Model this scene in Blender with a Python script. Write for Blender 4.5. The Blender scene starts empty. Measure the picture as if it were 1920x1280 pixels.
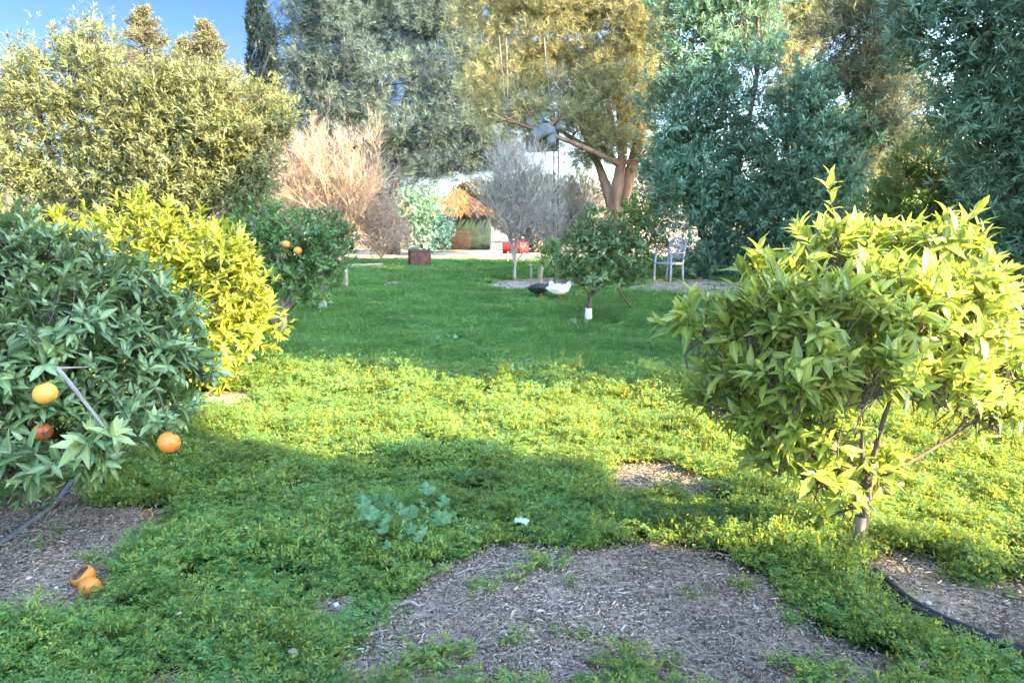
import bpy, math, random
import numpy as np
from math import radians, sin, cos, pi
rng = np.random.default_rng(7)
random.seed(7)
S = bpy.context.scene
COL = S.collection

# ------------------------------------------------------------------ camera
CAMH, FPX, PITCH = 1.6, 1387.0, math.atan2(640 - 410, 1387.0)
def ray(px, py):
    u, v = (px - 960) / FPX, (640 - py) / FPX
    return np.array([u, v * sin(PITCH) + cos(PITCH), v * cos(PITCH) - sin(PITCH)])
def G(px, py, z=0.0):
    """ground point seen at a photo pixel"""
    d = ray(px, py); t = (z - CAMH) / d[2]
    return np.array([d[0] * t, d[1] * t, z])
def W(px, py, y):
    """point at a depth of y metres seen at a photo pixel"""
    d = ray(px, py); t = y / d[1]
    return np.array([d[0] * t, y, CAMH + d[2] * t])
cam = bpy.data.cameras.new('camera'); camo = bpy.data.objects.new('camera', cam); COL.objects.link(camo)
cam.sensor_width = 36; cam.lens = 36 * FPX / 1920; cam.clip_start = 0.05; cam.clip_end = 2000
camo.location = (0, 0, CAMH); camo.rotation_euler = (pi / 2 - PITCH, 0, 0)
S.camera = camo

# ------------------------------------------------------------------ light
SUN_EL = radians(29.0)
TR = np.array([-0.88, 0.475])           # horizontal direction the light travels in
w = bpy.data.worlds.new('World'); S.world = w; w.use_nodes = True
nt = w.node_tree; nt.nodes.clear()
sky = nt.nodes.new('ShaderNodeTexSky'); sky.sky_type = 'NISHITA'; sky.sun_disc = False
sky.sun_elevation = SUN_EL
sky.sun_rotation = math.atan2(-TR[0], -TR[1])
sky.air_density = 1.0; sky.dust_density = 0.4; sky.ozone_density = 2.5; sky.altitude = 100
bg = nt.nodes.new('ShaderNodeBackground'); bg.inputs[1].default_value = 0.15
wo = nt.nodes.new('ShaderNodeOutputWorld')
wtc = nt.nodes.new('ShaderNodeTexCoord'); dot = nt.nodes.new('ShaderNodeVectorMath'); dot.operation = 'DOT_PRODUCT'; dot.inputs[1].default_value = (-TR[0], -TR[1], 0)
def wmix(fac, a, b):
    m = nt.nodes.new('ShaderNodeMix'); m.data_type = 'RGBA'; nt.links.new(fac, m.inputs[0])
    for k, v in ((6, a), (7, b)):
        if isinstance(v, tuple): m.inputs[k].default_value = (*v, 1)
        else: nt.links.new(v, m.inputs[k])
    return m.outputs[2]
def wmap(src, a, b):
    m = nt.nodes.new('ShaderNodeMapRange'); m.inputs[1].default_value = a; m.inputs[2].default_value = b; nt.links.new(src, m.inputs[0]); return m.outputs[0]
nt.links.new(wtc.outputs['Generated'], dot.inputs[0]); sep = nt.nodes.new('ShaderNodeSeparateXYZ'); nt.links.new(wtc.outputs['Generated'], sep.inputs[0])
away = wmix(wmap(sep.outputs['Z'], .03, .27), (.20, .21, .235), (.105, .145, .215))     # sky opposite the sun dimmed to a deeper blue, paler at the horizon
tint_ = wmix(wmap(dot.outputs['Value'], -.55, .8), away, (4.0, 3.85, 3.6))        # sky boosted on the unseen sun side as added fill for the shade
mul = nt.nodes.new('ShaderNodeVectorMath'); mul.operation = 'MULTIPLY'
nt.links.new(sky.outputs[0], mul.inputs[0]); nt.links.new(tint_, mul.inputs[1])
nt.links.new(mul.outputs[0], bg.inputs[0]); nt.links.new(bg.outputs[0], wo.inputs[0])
sl = bpy.data.lights.new('sun', 'SUN'); sl.energy = 5.0; sl.angle = radians(0.5); sl.color = (1.0, 0.79, 0.42)
so = bpy.data.objects.new('sun', sl); COL.objects.link(so)
from mathutils import Vector
so.rotation_euler = Vector((TR[0] * cos(SUN_EL), TR[1] * cos(SUN_EL), -sin(SUN_EL))).to_track_quat('-Z', 'Y').to_euler()
so.location = (17, -10, 12)
S.view_settings.view_transform = 'Standard'; S.view_settings.look = 'None'
S.view_settings.exposure = 2.85; S.view_settings.gamma = 1.0
S.render.engine = 'CYCLES'
S.cycles.max_bounces = 6; S.cycles.diffuse_bounces = 3; S.cycles.glossy_bounces = 2
S.cycles.transmission_bounces = 4; S.cycles.transparent_max_bounces = 4
S.cycles.sample_clamp_indirect = 6.0

# ------------------------------------------------------------------ materials
def mat(name):
    m = bpy.data.materials.new(name); m.use_nodes = True
    n = m.node_tree; b = n.nodes['Principled BSDF']; return m, n, b
def N(n, kind, **kw):
    x = n.nodes.new(kind)
    for k, v in kw.items(): setattr(x, k, v)
    return x
def ramp(n, src, stops):
    r = N(n, 'ShaderNodeValToRGB'); e = r.color_ramp.elements
    while len(e) < len(stops): e.new(0.5)
    for i, (p, c) in enumerate(stops):
        e[i].position = p; e[i].color = (*c, 1)
    n.links.new(src, r.inputs[0]); return r
def mixc(n, fac, a, b, blend='MIX'):
    m = N(n, 'ShaderNodeMix', data_type='RGBA', blend_type=blend)
    for s, v in ((m.inputs[0], fac), (m.inputs[6], a), (m.inputs[7], b)):
        if hasattr(v, 'is_linked'): n.links.new(v, s)
        elif isinstance(v, (int, float)): s.default_value = v
        else: s.default_value = (*v, 1)
    return m.outputs[2]
def leafmat(name, dark, light, young, trans=0.35, tcol=None, rough=0.45, spec=0.35, rib=0.0, patch=1.0):
    """leaf colour differs from leaf to leaf; 'tint' marks young growth, 'rib' the midrib"""
    m, n, b = mat(name)
    geo = N(n, 'ShaderNodeNewGeometry')
    c = ramp(n, geo.outputs['Random Per Island'], [(0.0, dark), (0.75, light), (1.0, tuple(min(1, x * 1.35) for x in light))]).outputs[0]
    tc = N(n, 'ShaderNodeTexCoord'); no = N(n, 'ShaderNodeTexNoise'); no.inputs['Scale'].default_value = patch; no.inputs['Detail'].default_value = 2
    n.links.new(geo.outputs['Position'], no.inputs['Vector'])
    at = N(n, 'ShaderNodeAttribute', attribute_name='tint')
    c = mixc(n, at.outputs['Fac'], c, young)
    mr = N(n, 'ShaderNodeMapRange'); mr.inputs[1].default_value = .3; mr.inputs[2].default_value = .7; mr.inputs[3].default_value = .7; mr.inputs[4].default_value = 1.25
    n.links.new(no.outputs[0], mr.inputs[0])
    v = N(n, 'ShaderNodeMix', data_type='RGBA', blend_type='MULTIPLY'); v.inputs[0].default_value = 1
    n.links.new(c, v.inputs[6]); n.links.new(mr.outputs[0], v.inputs[7]); c = v.outputs[2]
    if rib:
        ra = N(n, 'ShaderNodeAttribute', attribute_name='rib'); p = N(n, 'ShaderNodeMath', operation='POWER'); p.inputs[1].default_value = 7
        n.links.new(ra.outputs['Fac'], p.inputs[0])
        p2 = N(n, 'ShaderNodeMath', operation='MULTIPLY'); p2.inputs[1].default_value = rib; n.links.new(p.outputs[0], p2.inputs[0])
        c = mixc(n, p2.outputs[0], c, tuple(min(1, x * 1.6) for x in young))
    n.links.new(c, b.inputs['Base Color']); b.inputs['Roughness'].default_value = rough
    b.inputs['Specular IOR Level'].default_value = spec
    tr = N(n, 'ShaderNodeBsdfTranslucent')
    t = mixc(n, 0.55, c, tcol or young); n.links.new(t, tr.inputs[0])
    ms = N(n, 'ShaderNodeMixShader'); ms.inputs[0].default_value = trans
    n.links.new(b.outputs[0], ms.inputs[1]); n.links.new(tr.outputs[0], ms.inputs[2])
    n.links.new(ms.outputs[0], n.nodes['Material Output'].inputs[0]); return m
def barkmat(name, a, b2, scale=14, rough=.9):
    m, n, b = mat(name)
    tc = N(n, 'ShaderNodeTexCoord'); mp = N(n, 'ShaderNodeMapping'); mp.inputs[3].default_value = (1, 1, .25)
    no = N(n, 'ShaderNodeTexNoise'); no.inputs['Scale'].default_value = scale; no.inputs['Detail'].default_value = 6
    n.links.new(tc.outputs['Object'], mp.inputs[0]); n.links.new(mp.outputs[0], no.inputs['Vector'])
    r = ramp(n, no.outputs[0], [(.3, a), (.7, b2)]); n.links.new(r.outputs[0], b.inputs['Base Color'])
    b.inputs['Roughness'].default_value = rough; b.inputs['Specular IOR Level'].default_value = .15
    bp = N(n, 'ShaderNodeBump'); bp.inputs['Strength'].default_value = .6; bp.inputs['Distance'].default_value = .02
    n.links.new(no.outputs[0], bp.inputs['Height']); n.links.new(bp.outputs[0], b.inputs['Normal']); return m
def plain(name, a, b2=None, scale=6, rough=.6, spec=.3, bump=0.0, metal=0.0, detail=5):
    m, n, b = mat(name); b2 = b2 or tuple(x * .8 for x in a)
    tc = N(n, 'ShaderNodeTexCoord'); no = N(n, 'ShaderNodeTexNoise'); no.inputs['Scale'].default_value = scale; no.inputs['Detail'].default_value = detail
    n.links.new(tc.outputs['Object'], no.inputs['Vector'])
    r = ramp(n, no.outputs[0], [(.35, a), (.68, b2)]); n.links.new(r.outputs[0], b.inputs['Base Color'])
    b.inputs['Roughness'].default_value = rough; b.inputs['Specular IOR Level'].default_value = spec; b.inputs['Metallic'].default_value = metal
    if bump:
        bp = N(n, 'ShaderNodeBump'); bp.inputs['Strength'].default_value = bump; bp.inputs['Distance'].default_value = .01
        n.links.new(no.outputs[0], bp.inputs['Height']); n.links.new(bp.outputs[0], b.inputs['Normal'])
    return m
M = {}
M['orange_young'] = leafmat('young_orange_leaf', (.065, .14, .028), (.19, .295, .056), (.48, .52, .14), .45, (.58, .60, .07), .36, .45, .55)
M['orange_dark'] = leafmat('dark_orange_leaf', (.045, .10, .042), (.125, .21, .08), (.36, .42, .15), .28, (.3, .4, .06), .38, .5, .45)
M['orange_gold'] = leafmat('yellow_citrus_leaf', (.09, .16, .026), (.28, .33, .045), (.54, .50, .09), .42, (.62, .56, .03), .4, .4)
M['citrus_mid'] = leafmat('mid_citrus_leaf', (.04, .10, .03), (.11, .20, .05), (.25, .34, .09), .3, None, .42, .4)
M['olive'] = leafmat('olive_leaf', (.085, .10, .038), (.18, .19, .072), (.33, .32, .12), .3, None, .5, .3, 0, .5)
M['oleander'] = leafmat('oleander_leaf', (.045, .13, .082), (.15, .30, .18), (.42, .52, .31), .25, None, .4, .45, 0, .6)
M['oleander_near'] = leafmat('pale_oleander_leaf', (.055, .15, .095), (.17, .32, .20), (.46, .55, .34), .25, None, .4, .45, 0, .8)
M['juniper'] = leafmat('juniper_leaf', (.075, .15, .045), (.18, .28, .075), (.36, .42, .10), .3, None, .6, .2)
M['pine_shade'] = leafmat('shade_blue_pine_needle', (.035, .055, .055), (.09, .13, .12), (.28, .27, .12), .15, None, .6, .2, 0, .25)  # blue-grey base colour stands in for the shade on the big pine
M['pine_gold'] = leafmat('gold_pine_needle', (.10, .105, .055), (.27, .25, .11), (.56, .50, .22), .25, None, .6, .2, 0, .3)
M['spruce'] = leafmat('brown_spruce_needle', (.05, .055, .028), (.13, .12, .055), (.20, .16, .075), .12, None, .7, .2)
M['cypress'] = leafmat('cypress_leaf', (.012, .024, .022), (.032, .05, .04), (.06, .075, .05), .1, None, .7, .2)
M['backscrub'] = leafmat('far_scrub_leaf', (.05, .06, .04), (.11, .115, .07), (.2, .17, .1), .1, None, .7, .2)
M['sparse'] = leafmat('grey_sparse_leaf', (.08, .09, .06), (.18, .16, .11), (.30, .24, .15), .25, None, .6, .2)
M['weed'] = leafmat('ground_cover_leaf', (.036, .14, .052), (.115, .285, .095), (.42, .46, .10), .46, (.84, .67, .012), .5, .25, 0, 2.0)
M['grass'] = leafmat('grass_blade', (.048, .145, .036), (.125, .265, .06), (.26, .35, .09), .35, (.16, .27, .02), .5, .25, 0, 1.2)
M['mallow'] = leafmat('mallow_leaf', (.04, .115, .045), (.08, .175, .075), (.15, .25, .11), .3, (.2, .4, .15), .6, .15, .35)
M['dry_twig'] = leafmat('dry_orange_twig', (.22, .145, .095), (.40, .275, .185), (.48, .37, .25), .0, None, .9, .1, 0, .7)
M['grey_twig'] = leafmat('dry_grey_twig', (.22, .185, .15), (.42, .36, .29), (.5, .42, .33), .0, None, .9, .1, 0, .7)
M['straw'] = leafmat('straw', (.20, .165, .125), (.44, .38, .30), (.6, .55, .46), .1, None, .8, .15)
M['chip'] = leafmat('mulch_chip', (.15, .108, .075), (.40, .31, .23), (.54, .45, .35), .0, None, .9, .1)
M['bark'] = barkmat('grey_brown_bark', (.07, .055, .042), (.17, .14, .11))
M['bark_pale'] = barkmat('pale_bark', (.18, .155, .12), (.34, .30, .24))
M['bark_pine'] = barkmat('red_pine_bark', (.15, .075, .045), (.36, .22, .14), 5)
M['twig_bark'] = barkmat('green_brown_twig', (.045, .05, .025), (.10, .095, .05))

# ------------------------------------------------------------------ mesh helpers
def link(name, V, F, m, parent=None, tint=None, rib=None, smooth=True, Ft=None):
    """V (n,3); F quads (k,4); Ft tris (j,3)"""
    V = np.asarray(V, np.float32).reshape(-1, 3)
    me = bpy.data.meshes.new(name)
    loops = []; starts = []; tot = 0
    q = 0 if F is None else len(F); t = 0 if Ft is None else len(Ft)
    idx = np.concatenate(([] if not q else [np.asarray(F, np.int32).ravel()]) + ([] if not t else [np.asarray(Ft, np.int32).ravel()]))
    ls = np.concatenate((np.arange(q) * 4, q * 4 + np.arange(t) * 3)).astype(np.int32)
    me.vertices.add(len(V)); me.vertices.foreach_set('co', V.ravel())
    me.loops.add(len(idx)); me.loops.foreach_set('vertex_index', idx.astype(np.int32))
    me.polygons.add(q + t); me.polygons.foreach_set('loop_start', ls)
    if smooth: me.polygons.foreach_set('use_smooth', np.ones(q + t, bool))
    for nm, a in (('tint', tint), ('rib', rib)):
        if a is not None:
            at = me.attributes.new(nm, 'FLOAT', 'POINT'); at.data.foreach_set('value', np.asarray(a, np.float32))
    me.update(calc_edges=True); me.validate()
    if m: me.materials.append(m)
    o = bpy.data.objects.new(name, me); COL.objects.link(o)
    if parent: o.parent = parent
    return o
def tag(o, label=None, cat=None, group=None, kind=None):
    if label: o['label'] = label
    if cat: o['category'] = cat
    if group: o['group'] = group
    if kind: o['kind'] = kind
    return o
def empty(name, loc, label, cat, group=None, rz=0.0):
    e = bpy.data.objects.new(name, None); COL.objects.link(e); e.location = loc; e.rotation_euler = (0, 0, rz)
    e.empty_display_size = .1
    return tag(e, label, cat, group)
def nrm(a): return a / (np.linalg.norm(a, axis=-1, keepdims=True) + 1e-9)
def rdir(n):
    return nrm(rng.normal(size=(n, 3)))
def wob(p, f, s=0.0):
    """smooth pseudo-noise in -1..1"""
    x, y, z = p[..., 0] * f + s, p[..., 1] * f + s * 1.7, p[..., 2] * f + s * .6
    return (np.sin(x * 1.0 + 1.7 * np.sin(y * 1.3 + s)) + np.sin(y * 1.1 + 1.5 * np.sin(z * 1.2 + 2 + s)) + np.sin(z * .9 + 1.9 * np.sin(x * .8 + 4)) +
            .6 * np.sin(2.3 * x + 1.9 * y + 1.1) + .6 * np.sin(2.1 * y - 2.4 * z + .3)) / 4.2
class Acc:
    """gathers vertex and face arrays into one mesh"""
    def __init__(s): s.V = []; s.F = []; s.T = []; s.R = []; s.n = 0
    def add(s, V, F, tint=None, rib=None):
        V = V.reshape(-1, 3); s.V.append(V); s.F.append(F.reshape(-1, 4) + s.n); s.n += len(V)
        s.T.append(np.zeros(len(V)) if tint is None else tint); s.R.append(np.zeros(len(V)) if rib is None else rib)
    def link(s, name, m, parent=None, smooth=True, off=None):
        V = np.concatenate(s.V)
        if off is not None: V = V - np.asarray(off)
        return link(name, V, np.concatenate(s.F), m, parent, np.concatenate(s.T), np.concatenate(s.R), smooth)
def tubes(A, P, R, sides=6, tint=None):
    """P (M,N,3) centre lines, R (M,N) radii"""
    P = np.asarray(P, float); R = np.asarray(R, float); Mn, Nn = P.shape[:2]
    T = np.gradient(P, axis=1); T = nrm(T)
    ref = np.where(np.abs(nrm(P[:, -1] - P[:, 0])[:, 2:3]) > .8, np.array([[1., 0, 0]]), np.array([[0, 0, 1.]]))
    U = nrm(np.cross(T, ref[:, None, :])); B = np.cross(T, U)
    a = np.arange(sides) / sides * 2 * pi
    V = P[:, :, None, :] + R[:, :, None, None] * (np.cos(a)[None, None, :, None] * U[:, :, None, :] + np.sin(a)[None, None, :, None] * B[:, :, None, :])
    i = np.arange(Nn - 1)[:, None] * sides; j = np.arange(sides)[None, :]; j2 = (j + 1) % sides
    f = np.stack([i + j, i + j2, i + sides + j2, i + sides + j], -1).reshape(-1, 4)
    F = (f[None] + (np.arange(Mn) * Nn * sides)[:, None, None])
    A.add(V, F, None if tint is None else np.repeat(tint, Nn * sides))
def bez(a, b, n=6, sag=0.0, jit=0.0, up=None):
    """curved path from a to b"""
    a = np.asarray(a, float); b = np.asarray(b, float); t = np.linspace(0, 1, n)
    L = np.linalg.norm(b - a); c = (a + b) / 2 + (np.array([0, 0, sag * L])) + rng.normal(size=3) * jit * L
    return ((1 - t) ** 2)[:, None] * a + (2 * t * (1 - t))[:, None] * c + (t ** 2)[:, None] * b
def leaves(A, base, d, nor, L, Wd, tint, hi=True, droop=.25, fold=.18):
    """batch of leaves. hi: 3 columns x 4 rows with a folded midrib; else one kite-shaped quad"""
    n = len(base); d = nrm(d); s = nrm(np.cross(d, nor)); nor = np.cross(s, d)
    L = np.broadcast_to(L, n)[:, None]; Wd = np.broadcast_to(Wd, n)[:, None]
    if hi:
        ts = [0.0, .28, .62, 1.0]; ws = [.12, .9, .86, .04]; V = np.empty((n, 4, 3, 3)); rib = np.zeros((n, 4, 3))
        for k, (t, w_) in enumerate(zip(ts, ws)):
            c = base + d * L * t - nor * L * droop * t * t
            V[:, k, 1] = c; V[:, k, 0] = c - s * Wd * .5 * w_ + nor * Wd * fold * w_; V[:, k, 2] = c + s * Wd * .5 * w_ + nor * Wd * fold * w_
        rib[:, :, 1] = 1
        f = np.array([[r * 3 + c, r * 3 + c + 1, r * 3 + c + 4, r * 3 + c + 3] for r in range(3) for c in range(2)])
        A.add(V, f[None] + (np.arange(n) * 12)[:, None, None], np.repeat(tint, 12), rib.ravel())
    else:
        V = np.empty((n, 4, 3)); m_ = base + d * L * .45 - nor * L * droop * .2
        V[:, 0] = base; V[:, 1] = m_ - s * Wd * .5; V[:, 2] = base + d * L - nor * L * droop; V[:, 3] = m_ + s * Wd * .5
        A.add(V, np.array([[0, 1, 2, 3]])[None] + (np.arange(n) * 4)[:, None, None], np.repeat(tint, 4))
def lobe_points(lobes, n, shell=.5, gap=-.35, gf=2.2, seed=1.0, bump=.2, clump=None):
    if clump:       # foliage in pads: clump = (places per pad, pad radius, flatness)
        k_, r_, fl = clump; P, u, li = lobe_points(lobes, n // k_ + 1, shell, gap, gf, seed, bump)
        i = np.repeat(np.arange(len(P)), k_)[:n]; d = rdir(n); rad = rng.random(n) ** .45 * r_ * np.repeat(rng.uniform(.6, 1.35, len(P)), k_)[:n]
        q = P[i] + d * rad[:, None] * np.array([1, 1, fl]); q[:, 2] = np.maximum(q[:, 2], .05)
        return q, nrm(u[i] + d * .7), li[i]
    """sprig places spread through a set of ellipsoids, densest near their skins, with gaps"""
    vol = np.array([(np.prod(r)) ** (2 / 3) for c, r in lobes]); pr = vol / vol.sum()
    out = []; ou = []; li = []
    tot = 0; size = float(np.mean([np.mean(r) for c, r in lobes]))
    while tot < n:
        k = rng.choice(len(lobes), size=n, p=pr)
        u = rdir(n); rad = shell + (1 - shell) * rng.random(n) ** .6
        C = np.array([lobes[i][0] for i in range(len(lobes))])[k]; Rr = np.array([lobes[i][1] for i in range(len(lobes))])[k]
        rad = rad * (1 + bump * wob(u * 2.6 + k[:, None] * 3.1, 1.0, seed))
        p = C + u * Rr * rad[:, None]
        keep = (wob(p / size, gf, seed) + rng.normal(size=n) * .18) > gap
        keep &= p[:, 2] > .04
        out.append(p[keep]); ou.append(u[keep]); li.append(k[keep]); tot += keep.sum()
    return np.concatenate(out)[:n], np.concatenate(ou)[:n], np.concatenate(li)[:n]
def sprigs(A, P, D, n, stem, L, Wd, spread=.9, hi=True, ytint=.25, up=.3, droop=.25, tip=.8, tbase=None, jit=.25, alt=1.0):
    """each sprig carries n leaves along a short stem from P in direction D"""
    S_ = len(P); D = nrm(D); a = nrm(np.cross(D, rdir(S_))); b = np.cross(D, a)
    ph0 = rng.random(S_) * 2 * pi; big = rng.uniform(.6, 1.2, S_)
    tb = np.zeros(S_) if tbase is None else tbase
    for k in range(n):
        t = np.clip((k + .5 + rng.normal(size=S_)[:, None] * .5) / n, .02, 1)[:, 0]; ph = ph0 + k * 2.4 + rng.normal(size=S_) * .6
        rad = a * np.cos(ph)[:, None] + b * np.sin(ph)[:, None]
        sp = spread * (1.15 - .75 * t) + rng.normal(size=S_) * .24
        dl = D * np.cos(sp)[:, None] + rad * np.sin(sp)[:, None]; dl[:, 2] += rng.normal(size=S_) * jit * .5
        nor = nrm(np.array([0, 0, 1.]) * up + D * .7 - rad * .3 + rdir(S_) * jit)
        base = P + D * (stem * t)[:, None]
        sc = big * rng.uniform(.7, 1.2, S_) * (.75 + .35 * np.sin(pi * np.minimum(1, t + .15)))
        tt = np.clip(ytint * (t ** 2) * tip * 2 * rng.random(S_) + tb, 0, 1)
        leaves(A, base, dl, nor, L * sc, Wd * sc, tt, hi, droop * rng.uniform(.3, 1.6, S_)[:, None] if hi else droop)
def LB(spec, depth, dr=None):
    """lobes from photo outlines (px, py, rx, ry [, depth offset]) at a real distance"""
    out = []
    for s in spec:
        y = depth + (s[4] if len(s) > 4 else 0); k = y / FPX
        c = W(s[0], s[1], y); rx, ry = s[2] * k, s[3] * k
        out.append((c, np.array([rx, dr if dr else (rx + ry) / 2, ry])))
    return out
def skeleton(A, base, fork, lobes, r0, sides=7, sec=6, rt=.25, tips=None, n2=True):
    """trunk to the fork, a limb to each lobe, smaller boughs inside the lobes"""
    base = np.asarray(base, float); fork = np.asarray(fork, float)
    tr = bez(base, fork, 7, 0, .04); R = np.linspace(r0, r0 * .78, 7); R[0] *= 1.3
    tubes(A, tr[None], R[None], sides + 2)
    Cs = np.array([c for c, r in lobes]); main = [int(np.argmax(np.linalg.norm(Cs - fork, axis=1)))]
    while len(main) < min(6, len(lobes)): main.append(int(np.argmax(np.min(np.linalg.norm(Cs[:, None] - Cs[main][None], axis=2), 1))))
    paths = []
    for o_, i in enumerate(main + [i for i in range(len(lobes)) if i not in main]):
        c, r = Cs[i], np.asarray(lobes[i][1])
        if o_ < len(main): a, ra = fork - (fork - base) * .08 * rng.random(), r0 * rng.uniform(.42, .6)
        else:       # lesser limbs leave the nearest main limb
            q = min(((np.linalg.norm(P_[k] - c) + .25 * k * 0, n_, k) for n_, P_ in enumerate(paths) for k in (2, 3, 4)), key=lambda t: t[0]); a, ra = paths[q[1]][q[2]], r0 * .24
        p = bez(a, c, 7, rng.uniform(-.06, .14), .09)
        if o_ < len(main): paths.append(p)
        tubes(A, p[None], np.linspace(ra, r0 * .13, 7)[None], sides)
        m_ = sec; u = rdir(m_); u[:, 2] = np.abs(u[:, 2]) * .8
        P2 = np.stack([bez(p[rng.integers(3, 7)], c + u[k] * r * .85, 5, .05, .08) for k in range(m_)])
        tubes(A, P2, np.tile(np.linspace(r0 * .13, r0 * .05, 5), (m_, 1)), 4)

def broad_tree(name, label, cat, base, fork, lobes, r0, leafm, barkm, ns, nl, stem, L, Wd, hi=False, shell=.45, gap=-.3, gf=2.2, ytint=.3, seed=1.0, group=None,
               sec=6, up=.45, spread=.9, stems=False, droop=.25, tops=None, bump=.2, outw=.75, clump=None):
    root = empty(name, tuple(base), label, cat, group); off = np.asarray(base)
    A = Acc(); skeleton(A, base, fork, lobes, r0, sec=sec)
    P, u, k = lobe_points(lobes, ns, shell, gap, gf, seed, bump, clump)
    D = nrm(u * outw + np.array([0, 0, up]) + rdir(ns) * .45)
    if stems:
        Q = P - D * stem * rng.uniform(.8, 1.6, ns)[:, None]
        PP = np.stack([Q, (Q + P) / 2 + rng.normal(size=P.shape) * stem * .06, P + D * stem], 1)
        tubes(A, PP, np.tile([.004, .003, .0015], (ns, 1)), 4)
    A.link('trunk', barkm, root, off=off)
    C = Acc()
    zt = (P[:, 2] - P[:, 2].min()) / (np.ptp(P[:, 2]) + 1e-6)
    tb = np.clip((rng.random(ns) - .72) * ytint * 2.5 + (0 if tops is None else tops * np.clip(zt - .35, 0, 1) * rng.random(ns)), 0, 1)
    sprigs(C, P, D, nl, stem, L, Wd, spread, hi, ytint, .5, droop, tbase=tb)
    C.link('crown', leafm, root, smooth=hi, off=off)
    return root
def pine_tree(name, label, base, fork, lobes, r0, leafm, barkm, ns, seed, L=.2, nn=12, gap=-.25, shell=.3, gf=2.6, limbs=None, wn=.014, tb=.3, group=None, clump=(14, .7, .5)):
    root = empty(name, tuple(base), label, 'tree', group); off = np.asarray(base)
    A = Acc(); skeleton(A, base, fork, lobes, r0, sec=7)
    if limbs:
        for a, b, ra, rb in limbs:
            tubes(A, bez(a, b, 8, 0, .04)[None], np.linspace(ra, rb, 8)[None], 10)
    A.link('trunk', barkm, root, off=off)
    P, u, k = lobe_points(lobes, ns, shell, gap, gf, seed, .28, clump)
    D = nrm(u * .6 + np.array([0, 0, .55]) + rdir(ns) * .5); C = Acc()
    t0 = np.clip(rng.random(ns) * tb * 1.6 + wob(P, .9, seed) * tb, 0, 1)
    for i in range(nn):
        dl = nrm(D * .75 + rdir(ns) * .8); Ls = L * rng.uniform(.7, 1.25, ns)
        leaves(C, P + D * (i / nn * L * .9), dl, rdir(ns), Ls, wn, np.clip(t0 + rng.normal(size=ns) * .05, 0, 1), False, .08)
    C.link('crown', leafm, root, smooth=False, off=off); return root

# ------------------------------------------------------------------ ground
def hz(x, y):
    p = np.stack([np.asarray(x, float), np.asarray(y, float), np.zeros(np.shape(x))], -1)
    return .028 * wob(p, 1.9, 3.) + .012 * wob(p, 5.1, 8.)
def poly(*pts): return np.array([G(a, b)[:2] for a, b in pts])
BARE = [
    (poly((640, 1300), (690, 1180), (760, 1105), (830, 1065), (900, 1035), (1010, 1040), (1120, 1045), (1240, 1012), (1330, 1040), (1420, 1075), (1500, 1130), (1540, 1190), (1680, 1230), (1740, 1300)), .06),
    (poly((-80, 935), (60, 945), (130, 905), (215, 910), (170, 950), (300, 958), (330, 985), (250, 1010), (215, 1060), (200, 1120), (100, 1165), (-80, 1160)), .045),
    (poly((1135, 868), (1250, 872), (1350, 905), (1320, 922), (1170, 925), (1120, 890)), .05),
    (poly((1590, 1050), (1700, 1065), (1830, 1105), (1900, 1100), (1990, 1080), (1990, 1260), (1900, 1250), (1790, 1190), (1690, 1130)), .05),
    (poly((555, 1125), (620, 1115), (680, 1122), (650, 1155), (580, 1158)), .03),
    (poly((360, 740), (420, 730), (480, 745), (440, 770), (380, 765)), .06),
    (poly((905, 540), (930, 528), (1010, 520), (1110, 520), (1100, 540), (1000, 548), (930, 548)), .2),
    (poly((1150, 545), (1200, 526), (1320, 524), (1500, 540), (1800, 560), (1990, 560), (1990, 585), (1500, 575), (1400, 558), (1250, 552)), .3),
    (poly((1830, 600), (1990, 590), (1990, 700), (1880, 690)), .2),
    (poly((560, 494), (700, 486), (790, 480), (1060, 478), (1300, 490), (1500, 470), (1500, 438), (300, 438), (300, 480), (480, 490)), .5),
    (poly((710, 530), (770, 527), (765, 534), (715, 535)), .1),
    (poly((110, 1195), (160, 1190), (150, 1210), (110, 1212)), .03), (poly((270, 1290), (300, 1272), (480, 1268), (500, 1295)), .03),
    (poly((780, 735), (840, 730), (850, 742), (800, 745)), .05),
    (poly((1500, 955), (1540, 940), (1560, 985), (1510, 990)), .04), (poly((1590, 1010), (1640, 1000), (1640, 1040), (1600, 1050)), .05),
    (poly((1640, 1045), (1740, 1040), (1790, 1075), (1700, 1075)), .04), (poly((1130, 935), (1170, 940), (1160, 975), (1130, 965)), .04),
]
def sdist(P, pg):
    """signed distance to a polygon, negative inside"""
    a = pg; b = np.roll(pg, -1, 0); d2 = np.full(len(P), 1e9); ins = np.zeros(len(P), bool)
    for i in range(len(a)):
        e = b[i] - a[i]; v = P - a[i]; t = np.clip((v @ e) / (e @ e), 0, 1)
        d2 = np.minimum(d2, ((v - t[:, None] * e) ** 2).sum(1))
        c = (a[i, 1] > P[:, 1]) != (b[i, 1] > P[:, 1])
        xi = a[i, 0] + (P[:, 1] - a[i, 1]) * e[0] / (e[1] if abs(e[1]) > 1e-9 else 1e-9)
        ins ^= c & (P[:, 0] < xi)
    d = np.sqrt(d2); return np.where(ins, -d, d)
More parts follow.
